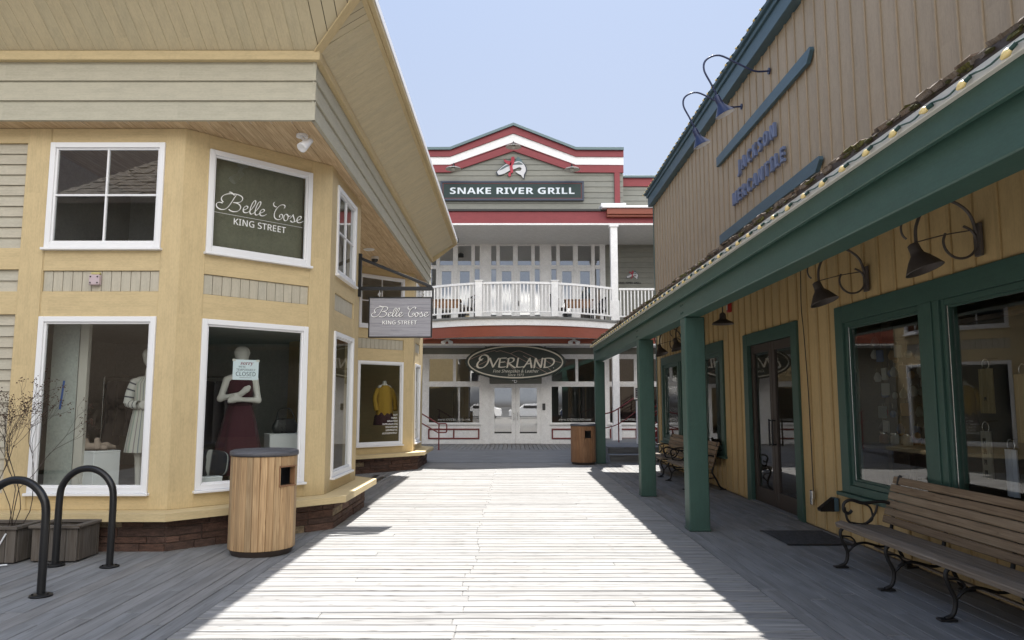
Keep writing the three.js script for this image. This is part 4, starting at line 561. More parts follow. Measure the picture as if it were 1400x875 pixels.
// blue gooseneck lamps that lean out over the name
function goose(z, label) {
  const t = thing('gooseneck_lamp', label, 'lamp', 'blue gooseneck lamps'), y = 6.63;
  add('wall_flange', new THREE.CylinderGeometry(0.05, 0.05, 0.02, 16).rotateZ(Math.PI / 2).translate(WX - 0.03, y, z), mat.navy, t);
  add('arm', tube([[0.03, 0], [0.25, 0.0], [0.5, 0.12], [0.78, 0.25], [0.98, 0.18], [1.02, 0.02], [0.92, -0.2], [0.82, -0.42]].map(([d, h]) => [WX - d, y + h, z]), 0.015, 48, 8), mat.navy, t);
  add('shade', lathe([[0.03, 0.12], [0.045, 0.1], [0.05, 0.0], [0.058, -0.05], [0.15, -0.19], [0.156, -0.2]], 28).rotateZ(0.42).translate(WX - 0.8, y - 0.5, z), mat.navy, t);
  add('reflector', lathe([[0.154, -0.201], [0.145, -0.193], [0.052, -0.06], [0.03, -0.03]], 28).rotateZ(0.42).translate(WX - 0.8, y - 0.5, z), mat.plainWhite, t);
  add('bulb_globe', new THREE.SphereGeometry(0.05, 16, 12).translate(WX - 0.745, y - 0.615, z), mat.enamel, t); return rebase(t, WX, y, z);
}
goose(-10.84, 'blue gooseneck lamp above the end of the word JACKSON'); goose(-12.21, 'blue gooseneck lamp above the start of the word JACKSON');
// brown scroll sconces under the porch
function sconce(z, label, group = 'brown scroll sconces') {
  const t = thing('wall_sconce', label, 'sconce', group), y = 2.96, X = WX - 0.02;
  add('back_plate', bx(X - 0.03, X, y - 0.14, y + 0.14, z - 0.045, z + 0.045), mat.bronze, t);
  add('arm', tube([[X - 0.02, y + 0.05, z], [X - 0.09, y + 0.24, z], [X - 0.26, y + 0.34, z], [X - 0.44, y + 0.28, z], [X - 0.53, y + 0.12, z], [X - 0.54, y - 0.04, z]], 0.014, 32, 8), mat.bronze, t);
  add('scroll', merge(tube(Array.from({ length: 11 }, (_, i) => { const a = 1.3 - i / 10 * 5.0; return [X - 0.17 + Math.cos(a) * 0.14, y - 0.02 + Math.sin(a) * 0.14, z]; }), 0.011, 36, 6), tube([[X - 0.07, y + 0.08, z], [X - 0.3, y + 0.04, z], [X - 0.53, y - 0.02, z]], 0.005, 16, 5), tube(Array.from({ length: 8 }, (_, i) => { const a = 1.2 + i / 7 * 3.2; return [X - 0.6 + Math.cos(a) * 0.06, y + 0.09 + Math.sin(a) * 0.09, z]; }), 0.009, 24, 6)), mat.bronze, t);
  add('shade', lathe([[0.028, 0.07], [0.045, 0.06], [0.048, 0.0], [0.055, -0.03], [0.09, -0.07], [0.15, -0.165], [0.155, -0.175], [0.145, -0.17], [0.05, -0.04]], 28).rotateX(-0.2).rotateZ(0.28).translate(X - 0.545, y - 0.1, z), mat.bronze, t);
  add('bulb_globe', new THREE.SphereGeometry(0.045, 14, 10).translate(X - 0.55, y - 0.2, z), mat.enamel, t); return rebase(t, X, y, z);
}
sconce(-6.12, 'brown scroll sconce above the window with the towels'); sconce(-8.11, 'brown scroll sconce above the window pane with the jars'); sconce(-15.3, 'brown scroll sconce nearer the glass double door above the far bench window'); sconce(-17.0, 'brown scroll sconce near the far end of the porch wall');
{ const t = thing('pendant_lamp', 'brown pendant lamp hanging from the porch ceiling by the door', 'lamp'), x = 3.2, z = -11.2, y = 2.79; add('stem', rod([x, y + 0.14, z], [x, 3.44, z], 0.01), mat.bronze, t); add('shade', lathe([[0.02, 0.17], [0.045, 0.15], [0.05, 0.08], [0.07, 0.06], [0.15, 0.02], [0.165, -0.01], [0.158, -0.01], [0.06, 0.05]], 30).translate(x, y, z), mat.bronze, t); add('canopy', new THREE.CylinderGeometry(0.06, 0.06, 0.02, 20).translate(x, 3.44, z), mat.bronze, t); rebase(t, x, 3.45, z); }
{ const t = thing('fire_alarm', 'small red fire alarm box on the wall beside the door', 'alarm'); add('housing', bx(WX - 0.09, WX - 0.022, 3.21, 3.38, -13.27, -13.15, 0.01), M(lin(0.4, 0.03, 0.025), 0.4), t); add('lens', bx(WX - 0.1, WX - 0.092, 3.25, 3.34, -13.24, -13.18, 0.003), mat.enamel, t); rebase(t, WX, 3.21, -13.21); }
{ const t = thing('wall_cable', 'thin black cable with a silver plug end running down the batten wall', 'cable'); add('cord', tube([[WX - 0.03, 3.4, -9.95], [WX - 0.034, 2.9, -9.97], [WX - 0.03, 2.5, -9.93], [WX - 0.034, 1.8, -9.86], [WX - 0.03, 1.1, -9.85], [WX - 0.034, 0.46, -9.83]], 0.006, 60, 6), mat.black, t); add('plug', merge(bx(WX - 0.07, WX - 0.028, 0.36, 0.47, -9.87, -9.79, 0.006), bx(WX - 0.06, WX - 0.03, 0.28, 0.37, -9.9, -9.83, 0.006)), mat.chrome, t); rebase(t, WX, 0.3, -9.85); }
{ const t = thing('outlet_box', 'green weatherproof outlet box low on the batten wall', 'outlet'); add('box', bx(WX - 0.08, WX - 0.022, 0.3, 0.46, -9.22, -9.1, 0.008), mat.teal, t); add('cover', flat(extrude(shapeOf([[0, 0], [0.17, -0.13], [0.16, -0.16], [0, -0.16]]), 0.1)).rotateY(Math.PI).translate(WX - 0.082, 0.46, -9.1), mat.blackMetal, t); rebase(t, WX, 0.3, -9.16); }
{ const t = thing('floor_mat', 'dark rubber floor mat lying by the store door', 'mat'); add('mat_body', bx(3.12, 3.86, 0.004, 0.016, -9.5, -8.62, 0.006), mat.rubber, t); add('border', merge(bx(3.1, 3.88, 0.003, 0.013, -9.53, -9.5, 0.003), bx(3.1, 3.88, 0.003, 0.013, -8.62, -8.59, 0.003)), mat.black, t); rebase(t, 3.5, 0, -9.06); }
// slatted benches on cast-iron frames
function bench(L, legs, arms, label) {
  const t = thing('slatted_bench', label, 'bench', 'slatted benches under the porch'), X0 = -L / 2;
  const leg = (x, end) => {
    const P = (l) => l.map(([z, y]) => [x, y, z]);
    const o = [tube(P([[0.36, 0.015], [0.30, 0.05], [0.28, 0.15], [0.325, 0.26], [0.34, 0.34], [0.30, 0.385]]), 0.017, 26, 8), tube(P([[-0.34, 0.015], [-0.28, 0.06], [-0.22, 0.18], [-0.15, 0.3], [-0.16, 0.37], [-0.19, 0.5], [-0.235, 0.7], ...(end ? [[-0.26, 0.84], [-0.285, 0.88]] : [[-0.262, 0.79]])]), 0.017, 36, 8), tube(P([[0.31, 0.385], [0.15, 0.365], [-0.02, 0.355], [-0.16, 0.37]]), 0.014, 20, 8), tube(P([[0.285, 0.14], [0.2, 0.215], [0.1, 0.235], [-0.05, 0.2], [-0.2, 0.215]]), 0.012, 24, 8), tube(P([[0.32, 0.3], [0.24, 0.29], [0.2, 0.24], [0.24, 0.2]]), 0.009, 16, 6), tube(P([[-0.15, 0.3], [-0.06, 0.3], [-0.04, 0.24]]), 0.009, 14, 6)];
    for (const z of [0.35, -0.34]) o.push(cbox(0.07, 0.016, 0.13, 0.005).clone().translate(x, 0.009, z));
    add('cast_leg', merge(o), mat.iron, t);
  };
  legs.forEach((f) => leg(X0 + 0.1 + f * (L - 0.2), f === 0 || f === 1));
  const armAt = (x) => { const P = (l) => l.map(([z, y]) => [x, y, z]); add('armrest', merge(tube(P([[-0.2, 0.6], [-0.1, 0.625], [0.08, 0.61], [0.2, 0.64], [0.27, 0.61], [0.28, 0.54], [0.23, 0.51], [0.2, 0.54]]), 0.016, 40, 8), tube(P([[0.27, 0.57], [0.25, 0.46], [0.22, 0.41], [0.29, 0.405]]), 0.013, 20, 8), tube(P([[0.22, 0.42], [0.08, 0.41], [-0.02, 0.5], [-0.06, 0.6]]), 0.012, 22, 8), tube(P([[0.12, 0.62], [0.02, 0.57], [0.0, 0.46], [0.06, 0.41]]), 0.01, 22, 6)), mat.iron, t); };
  if (arms[0]) armAt(X0 + 0.06); if (arms[1]) armAt(-X0 - 0.06);
  const slat = (z, y, w, th, tilt, mats, name) => { const m = piece(name, L + rr(-0.01, 0.01), th, w, rr(-0.004, 0.004), y, z, pick(mats), t, 0.007); m.rotation.x = tilt; };
  slat(0.31, 0.405, 0.075, 0.05, 0.35, mat.benchSeat, 'seat_slat'); for (let i = 0; i < 5; i++) slat(0.235 - i * 0.078, 0.402 - i * 0.006, 0.074, 0.026, -0.05, mat.benchSeat, 'seat_slat');
  for (let i = 0; i < 6; i++) { const f = i / 5; slat(-0.14 - f * 0.115 - (f > 0.85 ? 0.01 : 0), 0.455 + f * 0.375, 0.072, 0.024, Math.PI / 2 - 0.22 - f * 0.1, mat.benchWood, 'back_slat'); }
  add('stretcher', bx(X0 + 0.1, -X0 - 0.1, 0.185, 0.2, -0.02, 0.02, 0.003), mat.benchSeat[0], t);
  return t;
}
{ const b = bench(3.75, [0, 0.25, 0.5, 0.75, 1], [1, 1], 'long slatted wooden bench with iron scrolls below the towel window'); b.position.set(3.555, 0.003, -5.68); b.rotation.y = AR;
  const c = bench(1.75, [0, 1], [1, 1], 'slatted bench with iron arms beneath the sash window next to the glass door'); c.position.set(3.56, 0.003, -14.75); c.rotation.y = AR;
  copyOf(c, 3.56, 0.003, -17.1, AR, 'slatted bench with iron arms at the far end of the porch'); }
// goods behind the store windows
{
  const t = thing('towel_stand', 'tall black towel stand inside the store window above the long bench', 'stand'); add('board', bx(4.62, 4.66, 0.45, 2.4, -7.7, -4.9, 0.004), mat.black, t); add('frame', merge(bx(4.6, 4.68, 2.4, 2.45, -7.72, -4.88), bx(4.6, 4.68, 0.02, 0.45, -7.72, -4.88)), mat.darkBrown, t); rebase(t, 4.64, 0.02, -6.3);
  const towel = (z, y, w, h, col, label, spots) => { const o = thing('hanging_towel', label, 'towel', 'towels on rings'), x = 4.5; add('ring', new THREE.TorusGeometry(0.05, 0.006, 8, 24).rotateY(Math.PI / 2).translate(x, y + 0.04, z), mat.chrome, o); const q = [], n = 12; const P = []; for (let i = 0; i <= n; i++) P.push([z - w / 2 + w * i / n, x + 0.014 * Math.sin(i * 1.3)]); const sh = shapeOf([...P.map(([a, b]) => [a, b]), ...P.slice().reverse().map(([a, b]) => [a, b - 0.012])]); add('cloth', flat(extrude(sh, h)).applyMatrix4(new THREE.Matrix4().set(0, 1, 0, 0, 0, 0, 1, y - h, 1, 0, 0, 0, 0, 0, 0, 1)), cloth(col), o); if (spots) spots.forEach(([dy, s]) => add('motif', merge(bx(x - 0.026, x - 0.022, y - dy - s, y - dy + s, z - s * 1.4, z + s * 1.4, 0.002), bx(x - 0.026, x - 0.022, y - dy - s * 2, y - dy - s, z - s * 1.2, z - s * 0.6, 0.001), bx(x - 0.026, x - 0.022, y - dy - s * 2, y - dy - s, z + s * 0.6, z + s * 1.2, 0.001)), mat.black, o)); add('hook', rod([x, y + 0.09, z], [4.62, y + 0.1, z], 0.006), mat.chrome, o); rebase(o, x, y, z); };
  towel(-7.06, 1.92, 0.2, 0.42, lin(0.38, 0.32, 0.2), 'beige towel with small dark motif on a ring', [[0.28, 0.012]]); towel(-7.12, 1.33, 0.14, 0.44, lin(0.5, 0.48, 0.42), 'pale towel with a column of dark motifs on a ring', [[0.08, 0.016], [0.18, 0.016], [0.28, 0.016], [0.38, 0.016]]); towel(-6.78, 1.18, 0.15, 0.42, lin(0.55, 0.58, 0.65), 'plain white towel on a ring near the bench top', null); towel(-6.55, 1.85, 0.22, 0.6, lin(0.2, 0.15, 0.08), 'brown towel on a ring beside the beige towel', null);
  const tb = thing('goods_table', 'dark wooden table with jars inside the store window', 'table'); add('top', bx(4.9, 5.9, 0.98, 1.03, -10.9, -9.3), mat.darkBrown, tb); for (const [x, z] of [[4.98, -10.8], [5.82, -10.8], [4.98, -9.4], [5.82, -9.4]]) add('leg', bx(x - 0.03, x + 0.03, 0.02, 0.98, z - 0.03, z + 0.03), mat.darkBrown, tb); rebase(tb, 5.4, 0.02, -10.1);
  for (let i = 0; i < 6; i++) { const j = thing('jar', 'small white jar standing on the dark goods table', 'jar', 'jars on the goods table'); add('vessel', lathe([[0, 0], [0.055, 0], [0.06, 0.02], [0.06, 0.1], [0.045, 0.12], [0.045, 0.13]], 18), i % 3 ? mat.enamel : M(lin(0.3, 0.1, 0.05), 0.4), j); add('lid', new THREE.CylinderGeometry(0.05, 0.05, 0.025, 18).translate(0, 0.142, 0), mat.chrome, j); j.position.set(5.25 + (i % 2) * 0.2, 1.032, -10.6 + i * 0.16); }
  { const pg = thing('goods_rack', 'crowded rack of small hanging goods just inside the store window', 'rack'); add('rack_board', bx(5.5, 5.54, 0.6, 2.5, -10.9, -9.25, 0.004), mat.darkBrown, pg); const q = rng(41);
    const cols = [[0.5, 0.5, 0.48], [0.06, 0.12, 0.3], [0.35, 0.2, 0.08], [0.12, 0.1, 0.09], [0.4, 0.06, 0.04], [0.3, 0.32, 0.3]];
    for (let i = 0; i < 46; i++) { const y = 1.15 + Math.floor(i / 9) * 0.26 + (q() - 0.5) * 0.08, z = -10.8 + (i % 9) * 0.18 + (q() - 0.5) * 0.06, c = cols[Math.floor(q() * 6)], g = i % 3 === 0 ? lathe([[0, 0], [0.04, 0.01], [0.055, 0.06], [0.03, 0.12], [0.015, 0.14]], 12) : i % 3 === 1 ? cbox(0.03, 0.17, 0.11, 0.008).clone().translate(0, 0.08, 0) : new THREE.SphereGeometry(0.05, 12, 8).scale(0.6, 1, 1).translate(0, 0.05, 0); const m = add('hanging_item', g, M(lin(...c), 0.6), pg); m.position.set(5.44 - q() * 0.2, y, z); m.rotation.set((q() - 0.5) * 0.5, q(), 0); const h = add('hook', rod([0, 0.13, 0], [0, 0.2, 0], 0.004, 5), mat.chrome, m); } rebase(pg, 5.5, 0.6, -10.1); }
  const sh = thing('goods_shelf', 'brown shelf unit crowded with goods at the back of the store', 'shelf'); add('uprights', merge(bx(7.9, 8.3, 0.02, 2.4, -12.9, -12.84), bx(7.9, 8.3, 0.02, 2.4, -9.0, -8.94)), mat.darkBrown, sh); for (const y of [0.4, 1.0, 1.6, 2.2]) { add('shelf_board', bx(7.9, 8.3, y, y + 0.03, -12.84, -9.0), mat.darkBrown, sh); for (let i = 0; i < 14; i++) { const h = rr(0.12, 0.4), k = rr(0.05, 0.35); add('goods', cbox(0.2, Math.round(h * 20) / 20, 0.18, 0.012).clone().translate(8.05, y + 0.03 + Math.round(h * 20) / 40, -12.7 + i * 0.27), M(lin(k, k * rr(0.4, 1), k * rr(0.3, 0.9)), 0.8), sh); } } rebase(sh, 8.1, 0.02, -10.9);
}
// ---------- the grill and leather shop that closes the alley ----------
const hall = thing('grill_building', 'grey-green building with red gable bands, white balcony and leather shop below', 'building');
{
  const sub = (n) => { const g = new THREE.Group(); g.name = n; hall.add(g); return g; };
  // gable wall: everything below was measured on the plane z = -25.5 and stands on z = -26
  const ZS = -26, k = 26 / 25.5, sx = (x) => x * k, sy = (y) => 1.6 + (y - 1.6) * k, line = (d) => [[-6.3, 10.48 - d[0]], [-2.19, 10.49 - d[0]], [0.05, 11.38 - d[1]], [2.25, 10.49 - d[0]], [3.93, 10.48 - d[0]]].map(([x, y]) => [sx(x), sy(y)]);
  const bandGeo = (d0, d1, z, depth) => flat(extrude(shapeOf([...line(d0), ...line(d1).reverse()]), depth, 0.004)).translate(0, 0, z);
  add('gable_core', flat(extrude(shapeOf([...line([0.02, 0.02]).map(([x, y]) => [x, y]), [sx(3.93), 8.2], [-6.4, 8.2]]), 1.2)).translate(0, 0, ZS - 1.25), mat.siding[0], hall);
  const sw = sub('gable_siding');
  { const F = frameOf(0, ZS - 0.05, 0), top = (x) => { const l = line([0.6, 0.66]); for (let i = 0; i < 4; i++) if (x >= l[i][0] && x <= l[i + 1][0]) return l[i][1] + (l[i + 1][1] - l[i][1]) * (x - l[i][0]) / (l[i + 1][0] - l[i][0]); return 0; }; const h = 0.205;
    for (let v = 8.3; v < 11; v += h) { let x0 = -6.3, x1 = sx(3.9); while (x0 < 0 && top(x0) < v - 0.02) x0 += 0.05; while (x1 > 0.2 && top(x1) < v - 0.02) x1 -= 0.05; if (x1 - x0 > 0.4) lap('lap_board', F, 0, x0, x1, v, v + h - 0.002, 0, pick(mat.siding), sw, 0.034, 0.012); } }
  add('gable_band', bandGeo([0.6, 0.63], [0.81, 0.92], ZS, 0.05), mat.red, hall); add('gable_band', bandGeo([0.26, 0.3], [0.54, 0.61], ZS, 0.08), mat.white, hall, 'white middle gable band'); add('gable_band', bandGeo([0.54, 0.61], [0.60, 0.66], ZS, 0.05), mat.red, hall); add('gable_band', bandGeo([0.04, 0.04], [0.26, 0.3], ZS, 0.13), mat.red, hall);
  add('gable_cap', bandGeo([-0.05, -0.05], [0.04, 0.04], ZS - 0.2, 0.42), mat.flashing, hall);
  add('corner_board', bx(sx(3.61), sx(3.8), 8.4, sy(9.67), ZS - 0.03, ZS + 0.052), mat.red, hall);
  // lower wing to the right
  const ZW = -26.4, kw = 26.4 / 25.5, wy = (y) => 1.6 + (y - 1.6) * kw, wing = sub('wing');
  add('wing_core', bx(sx(3.93), 10.5, 8.2, wy(9.5), ZW - 1.2, ZW - 0.06, 0), mat.siding[0], wing); { const F = frameOf(0, ZW - 0.058, 0); for (let v = 8.3; v < wy(9.18); v += 0.205) lap('lap_board', F, 0, sx(3.94), 10.5, v, v + 0.203, 0, pick(mat.siding), wing, 0.034, 0.012); } add('wing_band', bx(sx(3.94), 10.5, wy(9.18), wy(9.47), ZW - 0.05, ZW + 0.03), mat.red, wing); add('wing_cap', bx(sx(3.94), 10.5, wy(9.47), wy(9.55), ZW - 0.2, ZW + 0.12), mat.flashing, wing);
  // ledge beam over the balcony with white edge and the heavier cornice at the right
  const ZF = -25.2, ZB = -28.4;
  add('beam', bx(-7, 9.8, 7.775, 8.2, ZF - 0.3, ZF, 0.006), mat.red, hall); add('beam_flashing', bx(-7, 3.1, 8.2, 8.27, ZF - 0.9, ZF + 0.06), mat.black, hall); add('beam_trim', bx(-7, 9.8, 7.71, 7.775, ZF - 0.32, ZF + 0.03), mat.white, hall);
  add('cornice', merge(bx(3.27, 9.8, 8.05, 8.26, ZF - 0.1, ZF + 0.22, 0.01)), mat.redWarm, hall); add('cornice_soffit', bx(3.27, 9.8, 7.97, 8.05, ZF, ZF + 0.16, 0.01), mat.redWarm, hall); add('cornice_cap', merge(bx(3.1, 9.8, 8.26, 8.34, ZF - 1.1, ZF + 0.28, 0.01), bx(3.08, 3.95, 8.34, 8.47, ZF - 0.7, ZF + 0.1, 0.01)), mat.vinyl, hall);
  add('ledge_roof', bx(-7, 9.8, 8.16, 8.198, -26.6, ZF - 0.31, 0), mat.asphalt, hall); add('porch_ceiling', bx(-7, 9.8, 7.72, 7.76, ZB - 0.1, ZF - 0.33, 0), mat.white, hall);
  add('back_block', merge(bx(-7, 9.8, 7.8, 8.2, -34, -26.7, 0), bx(-7.2, -7, 0, 8.2, -34, -26.5, 0), bx(9.8, 10, 0, 8.2, -34, -25.3, 0), bx(-7, 9.8, 0, 8.2, -34.2, -34, 0), bx(-7, 9.8, 4.0, 4.3, -33.9, -26.6, 0)), mat.darkRoom, hall);
  // upper floor: white frame of doors, side lights and transoms
  const FB = frameOf(0, ZB, 0), uf = sub('upper_wall'), U = (n, u0, u1, v0, v1, w0, w1, m = mat.white) => fpiece(n, FB, 0, u0, u1, v0, v1, w0, w1, m, uf, 0.004);
  U('head_board', -5.6, 3.62, 7.76, 7.98, -0.1, 0.06); U('head_cap', -5.6, 3.68, 7.70, 7.76, -0.1, 0.02);
  const G = [-3.15, -0.82, 1.515]; const cut = [-5.6, ...G.flatMap((g) => [g - 0.06, g + 1.97]), 3.62];
  for (let i = 0; i < cut.length; i += 2) U('pier', cut[i], cut[i + 1], 4.35, 7.70, -0.1, 0.03);
  for (const g of G) {
    const bars = [g - 0.06, g + 0.24, g + 0.80, g + 0.95, g + 1.585, g + 1.97];
    const W = (a, b, v0, v1, nm = 'sash') => { const f = windowAt(hall, FB, 0, a, b, v0, v1, { fw: 0.035, out: -0.01, dp: 0.06, frame: mat.white, glass: mat.mirrorGlass, inner: false }); return f; };
    const X = [[g, g + 0.22], [g + 0.33, g + 0.87], [g + 1.03, g + 1.58], [g + 1.69, g + 1.91]];
    const edges = [g - 0.06, ...X.flat(), g + 1.97]; for (let i = 0; i < edges.length; i += 2) U('mullion', edges[i], edges[i + 1], 4.35, 7.70, -0.08, 0.015);
    for (const [a, b] of X) { W(a - 0.02, b + 0.02, 6.87, 7.70); U('transom_bar', a, b, 6.79, 6.87, -0.08, 0.012); }
    W(X[0][0] - 0.02, X[0][1] + 0.02, 4.5, 6.79); W(X[3][0] - 0.02, X[3][1] + 0.02, 4.5, 6.79);
    for (const [a, b] of [X[1], X[2]]) { const d = windowAt(hall, FB, 0, a - 0.02, b + 0.045, 4.4, 6.79, { fw: 0.12, out: -0.008, dp: 0.06, frame: mat.white, glass: mat.mirrorGlass, inner: false }); d.name = 'balcony_door'; add('door_handle', rod([a > g + 0.9 ? a + 0.05 : b - 0.02, 5.3, ZB + 0.03], [a > g + 0.9 ? a + 0.05 : b - 0.02, 5.5, ZB + 0.03], 0.014), mat.black, d); }
  }
  { const bw = sub('upper_siding'), F = frameOf(0, ZB - 0.06, 0); for (let v = 4.36; v < 7.72; v += 0.205) lap('lap_board', F, 0, 3.63, 9.8, v, Math.min(7.72, v + 0.203), 0, pick(mat.siding), bw, 0.032, 0.012); }
  // bowed balcony
  const CX = 0.15, bow = (x) => { const t = Math.min(1, Math.abs(x - CX) / 3.42); return -23.8 - 1.4 * Math.pow(t, 2.1); };
  const arc = (off, x0 = -3.27, x1 = 3.57, n = 40) => Array.from({ length: n + 1 }, (_, i) => { const x = x0 + (x1 - x0) * i / n; return [x, bow(x) + off]; });
  const slab = (off, back, y0, y1) => flat(extrude(shapeOf([...arc(off).map(([x, z]) => [x, -z]), [3.58, -back], [-3.28, -back]]), y1 - y0)).rotateX(-Math.PI / 2).translate(0, y0, 0);
  const strip = (off, y0, y1, th = 0.05) => { const a = arc(off), b = arc(off - th).reverse(); return flat(extrude(shapeOf([...a, ...b].map(([x, z]) => [x, -z])), y1 - y0)).rotateX(-Math.PI / 2).translate(0, y0, 0); };
  add('balcony_floor', merge(slab(0.1, ZB + 0.1, 4.30, 4.37), bx(-7, -3.28, 4.30, 4.37, ZB + 0.1, ZF + 0.1), bx(3.58, 9.8, 4.30, 4.37, ZB + 0.1, ZF + 0.1)), mat.deckGrey, hall);
  add('balcony_core', merge(slab(-0.06, ZB + 0.1, 3.76, 4.29), bx(-7, -3.28, 3.76, 4.29, ZB + 0.1, ZF - 0.06, 0), bx(3.58, 9.8, 3.76, 4.29, ZB + 0.1, ZF - 0.06, 0)), mat.white, hall);
  add('balcony_fascia', merge(strip(0.04, 4.08, 4.298), bx(-7, -3.27, 4.08, 4.298, ZF - 0.05, ZF + 0.04), bx(3.57, 9.8, 4.08, 4.298, ZF - 0.05, ZF + 0.04)), mat.white, hall);
  add('balcony_skirt', merge(strip(0.0, 3.72, 4.078), bx(-7, -3.27, 3.72, 4.078, ZF - 0.05, ZF), bx(3.57, 9.8, 3.72, 4.078, ZF - 0.05, ZF)), mat.redWarm, hall);
  add('lower_beam', bx(-7, 9.8, 3.6, 3.758, ZF - 0.3, ZF - 0.02), mat.redWarm, hall); add('lower_soffit', bx(-7, 9.8, 3.54, 3.598, -26.45, ZF - 0.04), mat.white, hall);
  // railing: posts, rails and balusters
  const rail = sub('balcony_railing');
  const sweep = (y0, y1, w, x0, x1) => { const a = arc(w / 2, x0, x1, 24), b = arc(-w / 2, x0, x1, 24).reverse(); return flat(extrude(shapeOf([...a, ...b].map(([x, z]) => [x, -z])), y1 - y0)).rotateX(-Math.PI / 2).translate(0, y0, 0); };
  const posts = [-1.085, 1.39], BR = 0.121;
  for (const x of posts) { add('rail_post', bx(x - 0.115, x + 0.115, 4.37, 5.53, bow(x) - 0.115, bow(x) + 0.115, 0.008), mat.white, rail); add('post_cap', bx(x - 0.135, x + 0.135, 5.53, 5.565, bow(x) - 0.135, bow(x) + 0.135, 0.008), mat.white, rail); }
  for (const [a, b] of [[-3.27, -1.2], [-0.97, 1.275], [1.505, 3.4]]) { add('top_rail', sweep(5.43, 5.5, 0.09, a, b), mat.white, rail); add('bottom_rail', sweep(4.5, 4.55, 0.06, a, b), mat.white, rail); const n = Math.round((b - a) / BR); for (let i = 0; i < n; i++) { const x = a + (i + 0.5) * (b - a) / n; piece('baluster', 0.042, 0.88, 0.042, x, 4.99, bow(x), mat.white, rail, 0.003); } }
  for (const [a, b] of [[3.66, 9.7], [-6.9, -3.45]]) { add('top_rail', bx(a, b, 5.43, 5.5, ZF - 0.045, ZF + 0.045), mat.white, rail); add('bottom_rail', bx(a, b, 4.5, 4.55, ZF - 0.03, ZF + 0.03), mat.white, rail); for (let x = a + 0.06; x < Math.min(b, 6.2); x += BR) piece('baluster', 0.042, 0.88, 0.042, x, 4.99, ZF, mat.white, rail, 0.003); }
  for (const x of [3.51, -3.33]) { const c = add('column', bx(x - 0.12, x + 0.12, 4.37, 7.70, ZF - 0.12, ZF + 0.12, 0.008), mat.white, hall); add('column_base', bx(x - 0.15, x + 0.15, 4.37, 5.06, ZF - 0.15, ZF + 0.15, 0.01), mat.white, c); add('column_cap', bx(x - 0.16, x + 0.16, 7.62, 7.705, ZF - 0.16, ZF + 0.16, 0.008), mat.white, c); const l = add('column', bx(x - 0.115, x + 0.115, 0.16, 3.72, ZF - 0.115, ZF + 0.115, 0.008), mat.white, hall); add('column_base', bx(x - 0.155, x + 0.155, 0.16, 0.86, ZF - 0.155, ZF + 0.155, 0.012), mat.white, l); }
  // ground floor shop front
  const ZG = -26.5, FG = frameOf(0, ZG, 0), gf = sub('shop_front'), S = (n, u0, u1, v0, v1, w0, w1, m = mat.white) => fpiece(n, FG, 0, u0, u1, v0, v1, w0, w1, m, gf, 0.004);
  for (let i = 0; i < 2; i++) lap('lap_board', frameOf(0, ZG - 0.05, 0), 0, -7, 9.8, 3.32 + i * 0.115, 3.435 + i * 0.115, 0, pick(mat.siding), gf, 0.034, 0.012);
  S('head_board', -3.24, 9.7, 3.2, 3.318, -0.1, 0.01);
  { const F = frameOf(0, ZG - 0.03, 0); for (let v = 0.16; v < 3.3; v += 0.2) lap('lap_board', F, 0, -7, -3.24, v, v + 0.198, 0, pick(mat.siding), gf, 0.034, 0.012); }
  const piers = [[-3.24, -3.0], [-1.11, -0.8], [1.06, 1.36], [3.1, 3.42], [5.2, 9.7]]; for (const [a, b] of piers) S('pier', a, b, 0.15, 3.2, -0.1, 0.0);
  for (const [a, b, m] of [[-3.0, -1.11, -2.05], [1.36, 3.1, 2.31], [3.42, 5.2, 4.4]]) {
    S('apron', a, b, 0.15, 0.82, -0.1, -0.005); S('window_ledge', a - 0.03, b + 0.03, 0.822, 0.85, -0.05, 0.05);
    const wg = { fw: 0.05, out: -0.008, dp: 0.07, frame: mat.white, glass: mat.shopGlass, inner: false };
    windowAt(hall, FG, 0, a, m - 0.0, 2.3, 3.2, wg); windowAt(hall, FG, 0, m + 0.002, b, 2.3, 3.2, wg); S('transom_bar', a, b, 2.215, 2.298, -0.08, 0.005); const w = windowAt(hall, FG, 0, a, b, 0.85, 2.215, wg);
    const tf = film(512, 64, (g) => { g.fillStyle = '#fff'; g.textAlign = 'center'; g.font = '50px serif'; g.fillText('www.OVERLAND.com', 256, 48); }, lin(0.5, 0.5, 0.48)); add('window_lettering', new THREE.PlaneGeometry(1.15, 0.14).translate((a + b) / 2, 1.0, -0.045).applyMatrix4(FG), tf, w);
    add('panel_moulding', merge(bx(a + 0.04, b - 0.04, 0.64, 0.69, -0.005, 0.025), bx(a + 0.04, b - 0.04, 0.32, 0.37, -0.005, 0.025), bx(a + 0.04, a + 0.09, 0.37, 0.64, -0.005, 0.025), bx(b - 0.09, b - 0.04, 0.37, 0.64, -0.005, 0.025), bx(m - 0.03, m + 0.02, 0.37, 0.64, -0.005, 0.024)).applyMatrix4(FG), mat.railRed, hall);
  }
  S('door_head', -0.8, 1.06, 2.27, 3.2, -0.1, -0.02, mat.siding[1]); S('door_jamb', -0.8, -0.765, 0.15, 2.27, -0.1, 0.005); S('door_jamb', 1.025, 1.06, 0.15, 2.27, -0.1, 0.005);
